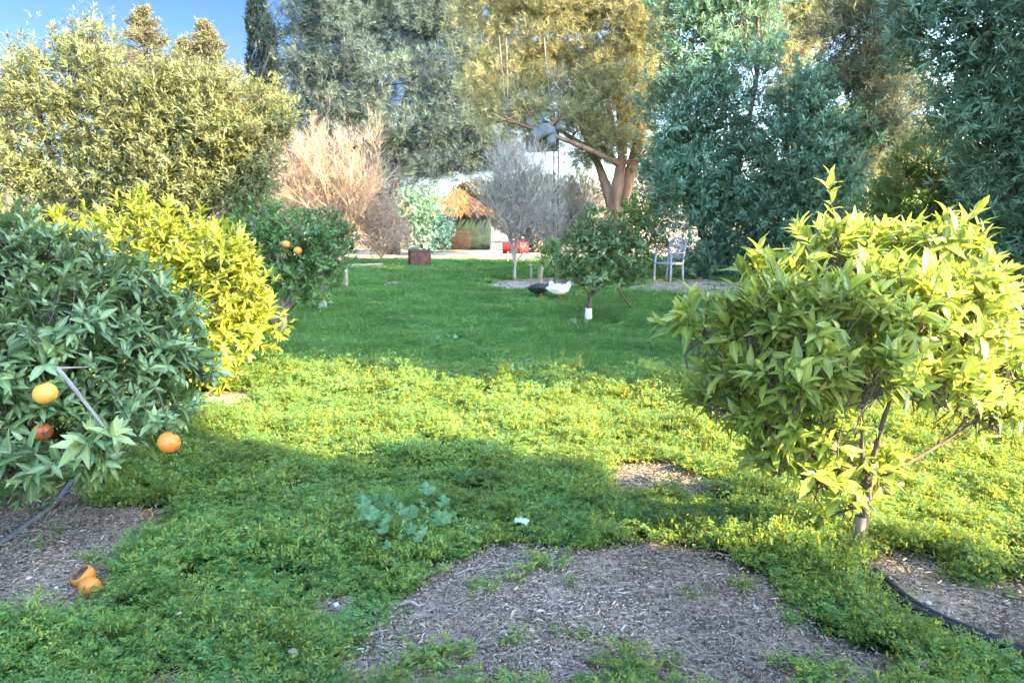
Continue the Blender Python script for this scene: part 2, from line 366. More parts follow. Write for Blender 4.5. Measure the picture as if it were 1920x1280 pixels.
def bare(P):
    """1 on bare soil, 0 under plants"""
    P3 = np.concatenate([P, np.zeros((len(P), 1))], 1); out = np.zeros(len(P))
    for pg, w_ in BARE:
        nz = (wob(P3, .55 / w_ ** .7, 1.) * 1.3 + wob(P3, 1.4 / w_ ** .7, 4.) * .9 + wob(P3, 3.4 / w_ ** .7, 7.) * .6) * w_
        out = np.maximum(out, np.clip(.5 - (sdist(P, pg) + nz) / (w_ * .8), 0, 1))
    far = np.clip((P[:, 1] - 27) / 3 + wob(P3, .5, 2.), 0, 1); out = np.maximum(out, far)
    return out
xs = np.sinh(np.linspace(-4.6, 4.6, 460)); xs = xs / xs.max() * 320
ys = np.concatenate([-np.geomspace(300, .8, 40) + 1.2, np.geomspace(1.0, 34, 460) + .5, np.geomspace(35, 900, 60)]); ys = np.unique(ys)
X, Y = np.meshgrid(xs, ys); Pg = np.stack([X.ravel(), Y.ravel()], 1)
fade = np.exp(-((Pg[:, 1] - 8) / 30) ** 2) * np.exp(-(Pg[:, 0] / 25) ** 2)
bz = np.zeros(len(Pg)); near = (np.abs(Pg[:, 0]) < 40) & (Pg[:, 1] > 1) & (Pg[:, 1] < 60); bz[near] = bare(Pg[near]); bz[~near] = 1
Zg = hz(Pg[:, 0], Pg[:, 1]) * fade
Vg = np.stack([Pg[:, 0], Pg[:, 1], Zg], 1)
nx, ny = len(xs), len(ys); i = np.arange(ny - 1)[:, None] * nx + np.arange(nx - 1)[None, :]
Fg = np.stack([i, i + 1, i + nx + 1, i + nx], -1).reshape(-1, 4)
m, n, b = mat('soil')
tc = N(n, 'ShaderNodeTexCoord'); n1 = N(n, 'ShaderNodeTexNoise'); n1.inputs['Scale'].default_value = 45; n1.inputs['Detail'].default_value = 8; n1.inputs['Roughness'].default_value = .7
n2 = N(n, 'ShaderNodeTexNoise'); n2.inputs['Scale'].default_value = 1.6; n2.inputs['Detail'].default_value = 4
for q in (n1, n2): n.links.new(tc.outputs['Object'], q.inputs['Vector'])
c1 = ramp(n, n1.outputs[0], [(.3, (.20, .15, .11)), (.52, (.43, .335, .255)), (.75, (.64, .52, .40))]).outputs[0]
c2 = ramp(n, n2.outputs[0], [(.35, (.75, .72, .72)), (.65, (1.15, 1.1, 1.05))]).outputs[0]
c = mixc(n, 1.0, c1, c2, 'MULTIPLY')
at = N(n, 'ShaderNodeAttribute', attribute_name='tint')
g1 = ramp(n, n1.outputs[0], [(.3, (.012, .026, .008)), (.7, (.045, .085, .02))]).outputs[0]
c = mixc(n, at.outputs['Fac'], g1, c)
n.links.new(c, b.inputs['Base Color']); b.inputs['Roughness'].default_value = .95; b.inputs['Specular IOR Level'].default_value = .1
bp = N(n, 'ShaderNodeBump'); bp.inputs['Strength'].default_value = .9; bp.inputs['Distance'].default_value = .025
n.links.new(n1.outputs[0], bp.inputs['Height']); n.links.new(bp.outputs[0], b.inputs['Normal'])
tag(link('ground', Vg, Fg, m, None, bz), kind='structure')
def onz(p): return np.array([p[0], p[1], float(hz(p[0], p[1]))])

# ---- scattered ground plants (stuff): small plants instanced on points
def scatter(name, label, pts, scl, idx, sources, mname):
    """points carrying scale, turn and kind, with a small plant instanced on each"""
    col = bpy.data.collections.new(name + '_plants')
    for k, o in enumerate(sources):
        COL.objects.unlink(o); o.name = f'{name}_{k:02d}'; col.objects.link(o)
    me = bpy.data.meshes.new(name); me.vertices.add(len(pts)); me.vertices.foreach_set('co', np.asarray(pts, np.float32).ravel())
    a = me.attributes.new('scl', 'FLOAT_VECTOR', 'POINT'); a.data.foreach_set('vector', np.asarray(scl, np.float32).ravel())
    a = me.attributes.new('idx', 'INT', 'POINT'); a.data.foreach_set('value', np.asarray(idx, np.int32))
    rot = np.stack([rng.normal(size=len(pts)) * .12, rng.normal(size=len(pts)) * .12, rng.random(len(pts)) * 6.283], 1)
    a = me.attributes.new('rot', 'FLOAT_VECTOR', 'POINT'); a.data.foreach_set('vector', rot.astype(np.float32).ravel())
    o = bpy.data.objects.new(name, me); COL.objects.link(o)
    ng = bpy.data.node_groups.new(name, 'GeometryNodeTree')
    ng.interface.new_socket('Geometry', in_out='INPUT', socket_type='NodeSocketGeometry'); ng.interface.new_socket('Geometry', in_out='OUTPUT', socket_type='NodeSocketGeometry')
    gi = ng.nodes.new('NodeGroupInput'); go = ng.nodes.new('NodeGroupOutput'); ip = ng.nodes.new('GeometryNodeInstanceOnPoints')
    ci = ng.nodes.new('GeometryNodeCollectionInfo'); ci.inputs[0].default_value = col; ci.inputs['Separate Children'].default_value = True; ci.inputs['Reset Children'].default_value = True
    def na(nm, ty):
        x = ng.nodes.new('GeometryNodeInputNamedAttribute'); x.data_type = ty; x.inputs[0].default_value = nm; return x.outputs[0]
    ng.links.new(gi.outputs[0], ip.inputs['Points']); ng.links.new(ci.outputs[0], ip.inputs['Instance']); ip.inputs['Pick Instance'].default_value = True
    ng.links.new(na('idx', 'INT'), ip.inputs['Instance Index']); ng.links.new(na('rot', 'FLOAT_VECTOR'), ip.inputs['Rotation']); ng.links.new(na('scl', 'FLOAT_VECTOR'), ip.inputs['Scale'])
    ng.links.new(ip.outputs[0], go.inputs[0])
    md = o.modifiers.new('scatter', 'NODES'); md.node_group = ng
    return tag(o, label, 'plants' if 'straw' not in name else 'mulch', kind='stuff')
def weed_source(seed, m, n=11, r=.10, h=.07, young=.2):
    """a low feathery plant: arching fronds set with pairs of small leaflets"""
    A = Acc(); ang = rng.random(n) * 6.283; ln = r * rng.uniform(.55, 1.1, n); hh = h * rng.uniform(.5, 1.2, n)
    out = np.stack([np.cos(ang), np.sin(ang), np.zeros(n)], 1); side = np.stack([-np.sin(ang), np.cos(ang), np.zeros(n)], 1); tw = rng.normal(size=n) * .5
    b0 = rng.normal(size=(n, 3)) * np.array([.02, .02, 0]); nk = 8
    for k in range(nk):
        t = (k + 1) / nk; p = b0 + out * (ln * t ** 1.2)[:, None] + np.array([0, 0, 1.]) * (hh * np.sin(t * 2.1) / .95)[:, None]
        for sg in (-1, 1):
            d = nrm(side * sg + out * .7 + np.array([0, 0, .35]) + rdir(n) * .35); nor = nrm(np.array([0, 0, 1.]) + side * tw[:, None] + rdir(n) * .35)
            leaves(A, p, d, nor, (.030 * (1.15 - .75 * t)) * rng.uniform(.7, 1.25, n), .0085 * rng.uniform(.7, 1.3, n), np.clip((t > .6) * young * 1.6 * rng.random(n) + rng.random(n) * .1, 0, 1), False, .25)
    for q in range(2):
        d = nrm(out * .5 + np.array([0, 0, .8]) + rdir(n) * .5); leaves(A, p, d, rdir(n), .022, .008, np.clip(young * 2 * rng.random(n), 0, 1), False, .2)
    return A.link('weed', m, smooth=False)
def grass_source(m, n=46, r=.11, h=.075, wd=.006):
    A = Acc(); ang = rng.random(n) * 6.283; rr = r * np.sqrt(rng.random(n))
    p = np.stack([np.cos(ang) * rr, np.sin(ang) * rr, np.full(n, -.005)], 1)
    d = nrm(rdir(n) * .7 + np.array([0, 0, 1.]))
    leaves(A, p, d, rdir(n), h * rng.uniform(.5, 1.2, n), wd, rng.random(n) * .35, False, .3)
    return A.link('grass', m, smooth=False)
def field(y0, y1, dens, lim=.78, pad=1.0):
    """random points over the visible ground between two distances"""
    area = (y1 - y0) * 2 * (lim * y1 + pad); nn = int(area * dens)
    y = rng.uniform(y0, y1, nn); x = rng.uniform(-1, 1, nn) * (lim * y1 + pad); k = np.abs(x) < lim * y + pad
    return np.stack([x[k], y[k]], 1)
def lawnline(P):  # >0 on the short far lawn, <0 on the tall weeds in front
    P3 = np.concatenate([P, np.zeros((len(P), 1))], 1)
    return P[:, 1] - (7.55 - .12 * P[:, 0] + .28 * wob(P3, 1.6, 5.))
HOSES = [[(1600, 1068), (1640, 1085), (1690, 1125), (1760, 1165), (1830, 1195), (1940, 1240), (2050, 1290)], [(-60, 1075), (0, 1032), (50, 995), (95, 960), (135, 908)]]
def plantpts(P, thr=.5, clear=()):
    kb = bare(P)
    for h in HOSES:     # plants keep off the pipes
        a = np.array([G(*q)[:2] for q in h])
        for i in range(len(a) - 1):
            e = a[i + 1] - a[i]; v = P - a[i]; t = np.clip((v @ e) / (e @ e), 0, 1); kb = np.maximum(kb, (np.hypot(*(v - t[:, None] * e).T) < .10) * (.9 + .4 * rng.random(len(P))))
    for px, py, rr in ((170, 1108, .11), (275, 975, .1), (168, 898, .1), (425, 796, .12), (978, 1008, .06)):
        kb = np.maximum(kb, (np.hypot(*(P - (G(px, py)[:2] - [0, rr * .4])).T) < rr) * 1.0)
    k = ((kb + rng.normal(size=len(P)) * .22) < thr) | ((rng.random(len(P)) < .022) & (kb < 1.05))
    return P[k]
# tall weeds near the camera
parts = []
for y0, y1, dens, sc in ((1.7, 4.2, 420, .85), (4.2, 6.2, 330, .98), (6.2, 9.0, 240, 1.15)):
    P = plantpts(field(y0, y1, dens)); P = P[lawnline(P) < rng.normal(size=len(P)) * .12]
    P3 = np.concatenate([P, np.zeros((len(P), 1))], 1)
    hgt = np.clip(1.0 + .75 * wob(P3, 3.1, 2.) + .75 * wob(P3, 8.3, 9.), .25, 2.6)
    # hollows between the mounds stay thinner
    k = (wob(P3, 5.6, 6.) + .6 * wob(P3, 13., 2.) + rng.normal(size=len(P)) * .3) > -.75
    P, hgt = P[k], hgt[k]
    edge = 1 - .45 * np.clip(bare(P) * 2.5, 0, 1)
    s = sc * rng.uniform(.6, 1.35, len(P)) * edge
    parts.append((P, np.stack([s, s, s * hgt], 1)))
P = np.concatenate([a for a, _ in parts]); SC = np.concatenate([b_ for _, b_ in parts])
pts = np.stack([P[:, 0], P[:, 1], hz(P[:, 0], P[:, 1])], 1)
src = [grass_source(M['weed'], 26, .08, .085, .005), grass_source(M['weed'], 18, .06, .07, .006)] + [weed_source(k, M['weed'], 8 + k, .09 + .012 * (k % 3), .055 + .014 * (k % 4), .12 + .16 * (k % 3)) for k in range(9)]
scatter('ground_cover', 'feathery low green weeds covering the soil in front', pts, SC, np.where((wob(np.c_[P, P[:, :1] * 0], 2.2, 11.) + rng.normal(size=len(P)) * .25) > .62, rng.integers(0, 2, len(P)), rng.integers(2, 11, len(P))), src, 'weed')
# lawn
parts = []
for y0, y1, dens, sc in ((6.2, 10, 260, 1.0), (10, 15, 130, 1.35), (15, 22, 62, 1.9), (22, 31, 34, 2.5)):
    P = plantpts(field(y0, y1, dens, .6, 3.0)); P = P[lawnline(P) > rng.normal(size=len(P)) * .12]
    P3 = np.concatenate([P, np.zeros((len(P), 1))], 1)
    s = sc * rng.uniform(.8, 1.2, len(P)); hgt = np.clip(.85 + .4 * wob(P3, 1.7, 2.) + .3 * wob(P3, 4.5, 1.), .35, 1.6) / (sc ** .55)
    parts.append((P, np.stack([s, s, s * hgt], 1)))
P = np.concatenate([a for a, _ in parts]); SC = np.concatenate([b_ for _, b_ in parts])
pts = np.stack([P[:, 0], P[:, 1], hz(P[:, 0], P[:, 1])], 1)
src = [grass_source(M['grass'], 44 + 4 * k, .11, .06 + .012 * k) for k in range(4)] + [weed_source(k, M['grass'], 10, .11, .05, .3) for k in range(2)]
scatter('lawn_grass', 'short emerald grass of the lawn behind the sunny strip', pts, SC, rng.integers(0, 6, len(P)), src, 'grass')
# straw and chips on the bare soil
P = field(1.7, 5.5, 900); kb = bare(P); P = P[(kb + rng.normal(size=len(P)) * .08) > .5]
P2 = field(5.5, 30, 14); kb = bare(P2); P2 = P2[kb > .6]; P = np.concatenate([P, P2])
pts = np.stack([P[:, 0], P[:, 1], hz(P[:, 0], P[:, 1]) + .003], 1)
def straw_source(m, n, lo, hi_, wd):
    A = Acc(); ang = rng.random(n) * 6.283; p = np.stack([rng.normal(size=n) * .04, rng.normal(size=n) * .04, rng.uniform(.001, .008, n)], 1)
    d = np.stack([np.cos(ang), np.sin(ang), rng.normal(size=n) * .13], 1); L = rng.uniform(lo, hi_, n); b_ = np.cross(d, [0, 0, 1.])
    PP = np.stack([p, p + d * L[:, None] * .5 + b_ * (rng.normal(size=n) * .1 * L)[:, None], p + d * L[:, None]], 1)
    tubes(A, PP, np.tile([wd, wd * 1.1, wd * .5], (n, 1)) * rng.uniform(.6, 1.3, n)[:, None], 3, rng.random(n) ** 3 * .8)
    return A.link('straw', m, smooth=False)
def litter_source():
    A = Acc(); n = 3; a = rng.random(n) * 6.283; d = np.stack([np.cos(a), np.sin(a), rng.normal(size=n) * .15], 1)
    leaves(A, np.c_[rng.normal(size=(n, 2)) * .05, np.full(n, .006)], d, nrm(np.array([0, 0, 1.]) + rdir(n) * .5), rng.uniform(.02, .045, n), rng.uniform(.009, .016, n), rng.random(n), True, .4, .3); return A.link('litter', M['dry_twig'])
src = [litter_source(), straw_source(M['straw'], 6, .02, .08, .0014), straw_source(M['chip'], 12, .006, .018, .003), straw_source(M['chip'], 9, .008, .028, .0024), straw_source(M['straw'], 3, .04, .14, .0016), straw_source(M['chip'], 12, .004, .012, .0042)]
s = rng.uniform(.7, 1.4, len(P)) * np.where(P[:, 1] > 5.5, 2.2, 1); scatter('straw_litter', 'dry straw, bark chips and crumbs strewn over the bare soil', pts, np.stack([s, s, s], 1), rng.choice(6, len(P), p=[.03, .07, .31, .23, .025, .335]), src, 'straw')

# ------------------------------------------------------------------ orange trees in front
def fruit(parent, loc, r, m, name='orange_fruit', squash=.93, stalk=True):
    nu, nv = 20, 12; a = np.arange(nu) / nu * 2 * pi; th = np.linspace(0.02, pi - .02, nv)
    dim = 1 - .07 * np.exp(-((th - .0) / .35) ** 2) - .04 * np.exp(-((th - pi) / .3) ** 2)
    V = np.stack([np.sin(th)[:, None] * np.cos(a) * r, np.sin(th)[:, None] * np.sin(a) * r, (np.cos(th) * dim)[:, None] * np.ones(nu) * r * squash], -1)
    A = Acc(); i = np.arange(nv - 1)[:, None] * nu; j = np.arange(nu)[None]; f = np.stack([i + j, i + nu + j, i + nu + (j + 1) % nu, i + (j + 1) % nu], -1)
    A.add(V, f)
    o = A.link(name, m, parent); o.location = tuple(np.asarray(loc) - (np.asarray(parent.location) if parent else 0)); o.rotation_euler = (rng.normal() * .3, rng.normal() * .3, rng.random() * 6)
    if stalk:
        B = Acc(); tubes(B, np.array([[[0, 0, r * .85], [0.002, 0, r * 1.0], [.006, .004, r * 1.35]]]), [[.007, .0035, .002]], 6)
        B.link('stalk', M['twig_bark'], o)
    return o
def orange_mat(name, a, b2):
    m = plain(name, a, tuple(x * y for x, y in zip(b2, (.82, .72, .6))), 26, .42, .4, .0); n = m.node_tree; b = n.nodes['Principled BSDF']
    v = N(n, 'ShaderNodeTexNoise'); v.inputs['Scale'].default_value = 160; bp = N(n, 'ShaderNodeBump'); bp.inputs['Strength'].default_value = .25; bp.inputs['Distance'].default_value = .002
    tc = N(n, 'ShaderNodeTexCoord'); n.links.new(tc.outputs['Object'], v.inputs['Vector']); n.links.new(v.outputs[0], bp.inputs['Height']); n.links.new(bp.outputs[0], b.inputs['Normal'])
    b.inputs['Subsurface Weight'].default_value = .1; b.inputs['Subsurface Radius'].default_value = (.02, .008, .003); b.inputs['Subsurface Scale'].default_value = .3
    return m
M['orange'] = orange_mat('orange_peel', (.62, .20, .03), (.70, .28, .05))
M['orange_red'] = orange_mat('deep_orange_peel', (.50, .10, .02), (.58, .15, .03))
M['orange_yellow'] = orange_mat('yellow_orange_peel', (.74, .34, .05), (.70, .40, .08))

# young orange tree on the right, in the sun
base = onz(G(1605, 1032)); y0 = base[1]
lob = LB([(1470, 520, 70, 55), (1560, 455, 62, 55, .1), (1660, 470, 75, 55, .15), (1760, 450, 75, 55, .1), (1830, 520, 60, 65), (1320, 620, 70, 42, -.05), (1420, 620, 95, 60, -.15), (1540, 600, 105, 80, -.25),
          (1680, 590, 110, 80, -.2), (1800, 620, 95, 75, -.1), (1880, 690, 65, 60, .05), (1380, 700, 75, 50, .1), (1490, 710, 105, 65, -.25), (1630, 700, 100, 65, -.35), (1760, 720, 95, 50, -.2), (1440, 790, 75, 48, .0),
          (1550, 790, 70, 55, -.15), (1850, 770, 60, 42, .1), (1590, 870, 50, 34, -.05), (1345, 760, 40, 35, .1), (1450, 845, 58, 40), (1530, 880, 58, 42), (1430, 770, 60, 40), (1590, 950, 40, 30), (1635, 890, 34, 30)], y0)
r = broad_tree('orange_tree', 'young sunlit orange tree with pale yellow-green leaves on the right', 'tree', base, W(1625, 905, y0), [(c - np.array([0, 0, .05 if c[2] > 1.2 else 0]), q * .8) for c, q in lob], .027, M['orange_young'], M['bark'], 860, 7, .115, .104, .039, True, .2, -.42, 2.8, .95, 2.,
               sec=5, stems=True, tops=.9, up=.6, droop=.35, spread=.85, outw=.6)
A = Acc(); s_ = W(1555, 400, y0 + .1); tubes(A, bez(W(1580, 480, y0 + .1), W(1553, 345, y0 + .1), 5, 0, .03)[None], [[.006, .005, .004, .003, .002]], 5); A.link('shoot', M['twig_bark'], r, off=base)
C = Acc(); Pq = np.array([W(1562, 440, y0 + .1), W(1556, 400, y0 + .1), W(1553, 365, y0 + .1)]); sprigs(C, Pq, np.tile([[.05, 0, 1.]], (3, 1)), 7, .09, .08, .028, .8, True, .8, tbase=np.full(3, .5)); C.link('shoot_leaves', M['orange_young'], r, off=base)
# painted trunk guard: pale lower trunk
B = Acc(); tubes(B, bez(base + [0, 0, 0.0], base + (W(1625, 905, y0) - base) * .5, 5)[None], [[.038, .033, .031, .030, .029]], 12); B.link('trunk_wrap', M['bark_pale'], r, off=base)

# dark orange tree at the left edge, in the shade
base = onz(np.array([-2.75, 4.0, 0]))
lob = LB([(40, 520, 130, 110, .2), (170, 520, 90, 70, .3), (235, 560, 95, 65, .2), (310, 600, 65, 65, .3), (290, 670, 85, 75, .1), (120, 620, 130, 90, -.1), (330, 690, 45, 60, .25), (190, 720, 110, 70, -.1), (20, 700, 120, 110, -.2),
          (300, 765, 62, 48, -.1), (-140, 600, 160, 190, .1), (60, 800, 120, 80, -.25), (215, 820, 70, 40, -.4), (130, 845, 80, 42, -.45), (30, 880, 80, 50, -.4), (-120, 820, 120, 100, -.2), (-60, 450, 100, 60, .3), (20, 450, 60, 40, .3)], 3.7)
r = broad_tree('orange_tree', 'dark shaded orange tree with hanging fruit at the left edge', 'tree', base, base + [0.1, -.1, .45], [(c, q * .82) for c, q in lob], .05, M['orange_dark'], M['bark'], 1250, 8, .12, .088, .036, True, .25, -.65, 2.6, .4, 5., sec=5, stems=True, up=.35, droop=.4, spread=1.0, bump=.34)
A = Acc(); tubes(A, bez(W(108, 690, 3.25), W(195, 800, 3.1), 6, .02, .02)[None], [[.011, .0105, .01, .009, .008, .006]], 7)
tubes(A, bez(W(108, 690, 3.25), W(165, 688, 3.3), 4)[None], [[.006, .005, .004, .003]], 5); A.link('branch', M['bark_pale'], r, off=base)
C = Acc(); Pq = np.array([W(195, 815, 2.95), W(205, 820, 2.95), W(170, 830, 3.0), W(290, 800, 3.05)]); sprigs(C, Pq, np.array([[-.5, -.3, .3], [.6, -.3, .4], [-.2, -.4, .1], [.1, -.2, .6]]), 8, .06, .11, .04, 1.1, True, .9, tbase=np.array([.75, .75, .6, .5])); C.link('young_shoot', M['orange_dark'], r, off=base)
for px, py, y, rr, mm, lb in ((85, 737, 3.0, .048, 'orange_yellow', 'yellowish orange hanging highest'), (317, 829, 2.95, .046, 'orange', 'orange hanging lowest at the right'), (80, 810, 3.3, .045, 'orange_red', 'deep orange half hidden by leaves')):
    f_ = fruit(r, W(px, py, y), rr, M[mm]); f_['label'] = lb
    A = Acc(); e = W(px, py, y) + [0, 0, rr * 1.2]; q_ = e + np.array([-.10, .14, .13]); tubes(A, bez(q_, e, 6, .25)[None], np.linspace(.006, .003, 6)[None], 5); A.link('twig', M['twig_bark'], r, off=base)
    C = Acc(); sprigs(C, np.array([e + [-.02, .03, .05], e + [-.03, .02, .02]]), np.array([[.5, -.5, .3], [-.5, -.4, .4]]), 4, .03, .075, .032, 1.1, True, .3); C.link('twig_leaves', M['orange_dark'], r, off=base)

# citrus behind it, in full sun
base = onz(np.array([-3.6, 7.1, 0]))
lob = LB([(180, 455, 60, 40), (250, 455, 85, 52), (340, 470, 85, 62), (410, 500, 75, 65, -.1), (450, 560, 62, 60, -.1), (470, 600, 45, 55, -.05), (430, 630, 62, 50, -.2), (360, 560, 100, 80), (420, 690, 50, 25, -.25), (120, 450, 50, 30, .1), (250, 540, 100, 70), (300, 660, 120, 60)], 7.0)
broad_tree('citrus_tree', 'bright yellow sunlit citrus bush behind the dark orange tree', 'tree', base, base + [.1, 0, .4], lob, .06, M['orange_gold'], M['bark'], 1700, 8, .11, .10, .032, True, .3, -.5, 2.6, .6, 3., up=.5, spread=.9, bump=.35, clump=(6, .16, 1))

# citrus trees in the middle distance
base = onz(G(530, 628)); d0 = base[1]
lob = LB([(500, 420, 55, 38), (560, 440, 55, 45), (520, 480, 60, 45), (580, 470, 40, 40), (550, 520, 45, 40), (490, 540, 35, 40), (575, 540, 35, 40, .2), (470, 470, 40, 40)], d0)
r = broad_tree('orange_tree', 'dark green orange tree with two fruits left of the lawn', 'tree', base, W(533, 575, d0), lob, .055, M['citrus_mid'], M['bark_pale'], 800, 8, .09, .10, .036, False, .4, -.45, 2.2, .3, 7.)
A = Acc(); tubes(A, bez(W(515, 605, d0 - .1), W(555, 563, d0), 6, .1)[None], [[.05, .05, .045, .045, .04, .035]], 8); A.link('leaning_branch', M['bark'], r, off=base)
for px, py in ((536, 458), (558, 470)): fruit(r, W(px, py, d0 - .55), .055, M['orange'])
base = onz(G(604, 582)); d0 = base[1]
lob = LB([(600, 430, 45, 38), (625, 480, 40, 38), (590, 490, 40, 40), (610, 525, 35, 28), (640, 450, 30, 25)], d0)
broad_tree('citrus_tree', 'slim citrus tree on a pale buttressed trunk beside the stake fence', 'tree', base, W(604, 525, d0), lob, .085, M['citrus_mid'], M['bark_pale'], 500, 8, .10, .10, .036, False, .4, -.3, 2.2, .4, 9.)
base = onz(G(1103, 603)); d0 = base[1]
lob = LB([(1110, 415, 28, 25), (1105, 445, 40, 30), (1090, 480, 48, 38), (1140, 470, 45, 38), (1175, 480, 36, 40), (1120, 515, 60, 30), (1180, 515, 30, 22), (1070, 505, 28, 25), (1150, 440, 30, 22)], d0)
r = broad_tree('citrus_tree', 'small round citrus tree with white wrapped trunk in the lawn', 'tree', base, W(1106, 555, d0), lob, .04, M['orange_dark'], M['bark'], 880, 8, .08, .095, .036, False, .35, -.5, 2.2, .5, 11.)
B = Acc(); tubes(B, np.array([[base, base + [0, 0, .1], base + [0, 0, .22]]]), [[.06, .058, .055]], 12); B.link('trunk_wrap', plain('white_wrap', (.78, .78, .74), (.6, .6, .57), 20, .7), r, off=base)
base = onz(G(1040, 545)); d0 = base[1]
lob = LB([(1040, 485, 28, 22), (1025, 490, 22, 16), (1055, 475, 22, 22), (1035, 465, 20, 16)], d0)
broad_tree('citrus_tree', 'pale leggy citrus sapling just left of the wrapped tree', 'tree', base, W(1041, 512, d0), lob, .035, M['citrus_mid'], M['bark'], 220, 7, .09, .10, .034, False, .3, -.2, 2.2, .9, 13.)
base = onz(G(790, 478)); d0 = base[1]
lob = LB([(790, 390, 42, 30), (770, 420, 36, 34), (812, 420, 34, 32), (795, 450, 42, 24), (760, 380, 26, 20)], d0)
broad_tree('citrus_tree', 'round dark citrus tree behind the rusty planter', 'tree', base, W(792, 462, d0), [(c, q * 1.25) for c, q in lob], .09, M['oleander'], M['bark'], 1500, 7, .14, .14, .06, False, .35, -.5, 2.2, .45, 15.)

# ------------------------------------------------------------------ large trees
def grove(spec): return LB(spec, 14.0)
for lb, bp_, fk, sp, sd in (
    ('broad olive tree at far left with a high leafy shoot', (118, 575), (118, 410), [(110, 160, 85, 75), (60, 260, 95, 90), (185, 225, 85, 80), (30, 340, 80, 60), (130, 330, 95, 70), (170, 105, 35, 45), (70, 120, 40, 40), (230, 310, 60, 70), (95, 90, 22, 30), (140, 80, 20, 28), (178, 70, 16, 26), (50, 150, 25, 40), (210, 150, 25, 30)], 1.),
    ('rounded olive tree in the middle of the left grove', (300, 575), (300, 410), [(290, 215, 80, 65), (330, 280, 85, 80), (260, 340, 90, 62), (350, 350, 80, 50), (240, 190, 50, 50), (285, 150, 25, 35), (255, 140, 20, 30), (325, 185, 22, 35)], 4.),
    ('olive tree on the right of the grove beside the dry pink bush', (420, 575), (415, 410), [(400, 230, 75, 62), (455, 280, 55, 65), (400, 320, 80, 62), (480, 215, 45, 40, .6), (440, 350, 55, 45), (360, 195, 45, 40), (345, 150, 16, 30), (390, 165, 20, 30), (425, 150, 15, 30), (520, 215, 20, 20, .6), (490, 185, 18, 22, .6)], 8.)):
    b_ = onz(W(bp_[0], bp_[1], 14)); b_[2] = 0
    broad_tree('olive_tree', lb, 'tree', b_, W(fk[0], fk[1], 14), grove(sp), .14, M['olive'], M['bark'], 4300 if sd != 4. else 3400, 9, .15, .115, .027, False, .3, -.26, 3.0, .45, sd, group='olive trees of the left grove', up=.5, bump=.35, clump=(11, .42, .8))
b_ = onz(np.array([-11.6, 17, 0])); broad_tree('tree', 'thin greyish tree with see-through crown at the left edge', 'tree', b_, W(15, 330, 17), LB([(10, 130, 60, 50), (20, 200, 70, 60), (0, 270, 60, 50), (50, 170, 40, 40)], 17), .1, M['sparse'], M['bark'], 420, 7, .2, .16, .04, False, .2, -.1, 2.2, .4, 2.)

def conifer(name, label, px, ptop, y, rad_px, seed):
    top = W(px, ptop, y); base = np.array([top[0], y, 0.]); H = top[2]; root = empty(name, tuple(base), label, 'tree', 'brown conifers behind the grove')
    A = Acc(); tubes(A, np.array([[base, base * .5 + top * .5, top]]), [[.16, .09, .012]], 8)
    C = Acc(); kk = y / FPX; nb = 330
    t = rng.random(nb) ** 1.3 * .72; t = np.round(t * 26) / 26 + rng.normal(size=nb) * .003 + .004; z = H * (1 - t); ln = rad_px * kk * np.minimum(1.1, .08 + .45 * t * H) * rng.uniform(.45, 1.15, nb); ang = rng.random(nb) * 6.283
    a = np.stack([np.full(nb, base[0]), np.full(nb, base[1]), z], 1); d = np.stack([np.cos(ang), np.sin(ang), rng.uniform(-.15, .25, nb)], 1)
    e = a + d * ln[:, None]; mid = (a + e) / 2 - [0, 0, .08]
    tubes(A, np.stack([a, mid, e], 1), np.tile([.03, .02, .008], (nb, 1)), 4)
    A.link('trunk', M['bark'], root, off=base)
    m_ = 15
    for k in range(m_):
        f = ((k + .7 * rng.random(nb)) / m_) ** .7; p = a + (e - a) * f[:, None] + rng.normal(size=(nb, 3)) * .07
        for q in range(5):
            leaves(C, p, nrm(d * .8 + rdir(nb) * .8 + [0, 0, .2]), rdir(nb), .17 * rng.uniform(.6, 1.2, nb), .022, rng.random(nb) * .5, False, .1)
    C.link('crown', M['spruce'], root, smooth=False, off=base)
conifer('spruce_tree', 'taller brown-green spruce peak above the middle of the grove', 268, 22, 26, 100, 1)
conifer('spruce_tree', 'slimmer brown-green spruce peak above the right of the grove', 383, 48, 27, 90, 2)
conifer('spruce_tree', 'short thin spruce top just left of the slimmer peak', 345, 80, 28, 60, 3)
def cypress(label, px, top, y, wpx, ns):
    k = y / FPX; t = W(px, top, y); base = np.array([t[0], y, 0.]); r_ = wpx * k / 2; root = empty('cypress_tree', tuple(base), label, 'tree', 'dark cypresses against the sky')
    A = Acc(); tubes(A, np.array([[base, (base + t) / 2, t - [0, 0, .3]]]), [[.2, .12, .02]], 8); A.link('trunk', M['bark'], root, off=base)
    z = rng.random(ns); rad = r_ * np.minimum(1, (1 - z) * 4) ** .7 * (.75 + .25 * np.minimum(1, z * 6)); ang = rng.random(ns) * 6.283
    rr = rad * (.6 + .4 * rng.random(ns)) * (1 + .2 * np.sin(z * 40 + ang * 2)); P = np.stack([base[0] + np.cos(ang) * rr, base[1] + np.sin(ang) * rr, .4 + z * (t[2] - .4)], 1)
    D = nrm(np.stack([np.cos(ang) * .35, np.sin(ang) * .35, np.ones(ns)], 1)); C = Acc()
    sprigs(C, P, D, 6, .3, .3, .07, .5, False, .2); C.link('crown', M['cypress'], root, smooth=False, off=base)
cypress('tall narrow dark cypress rising past the top of the picture', 478, -60, 38, 36, 2600)
cypress('shorter dark cypress touching the tall one on its right', 506, 52, 39, 30, 1700)
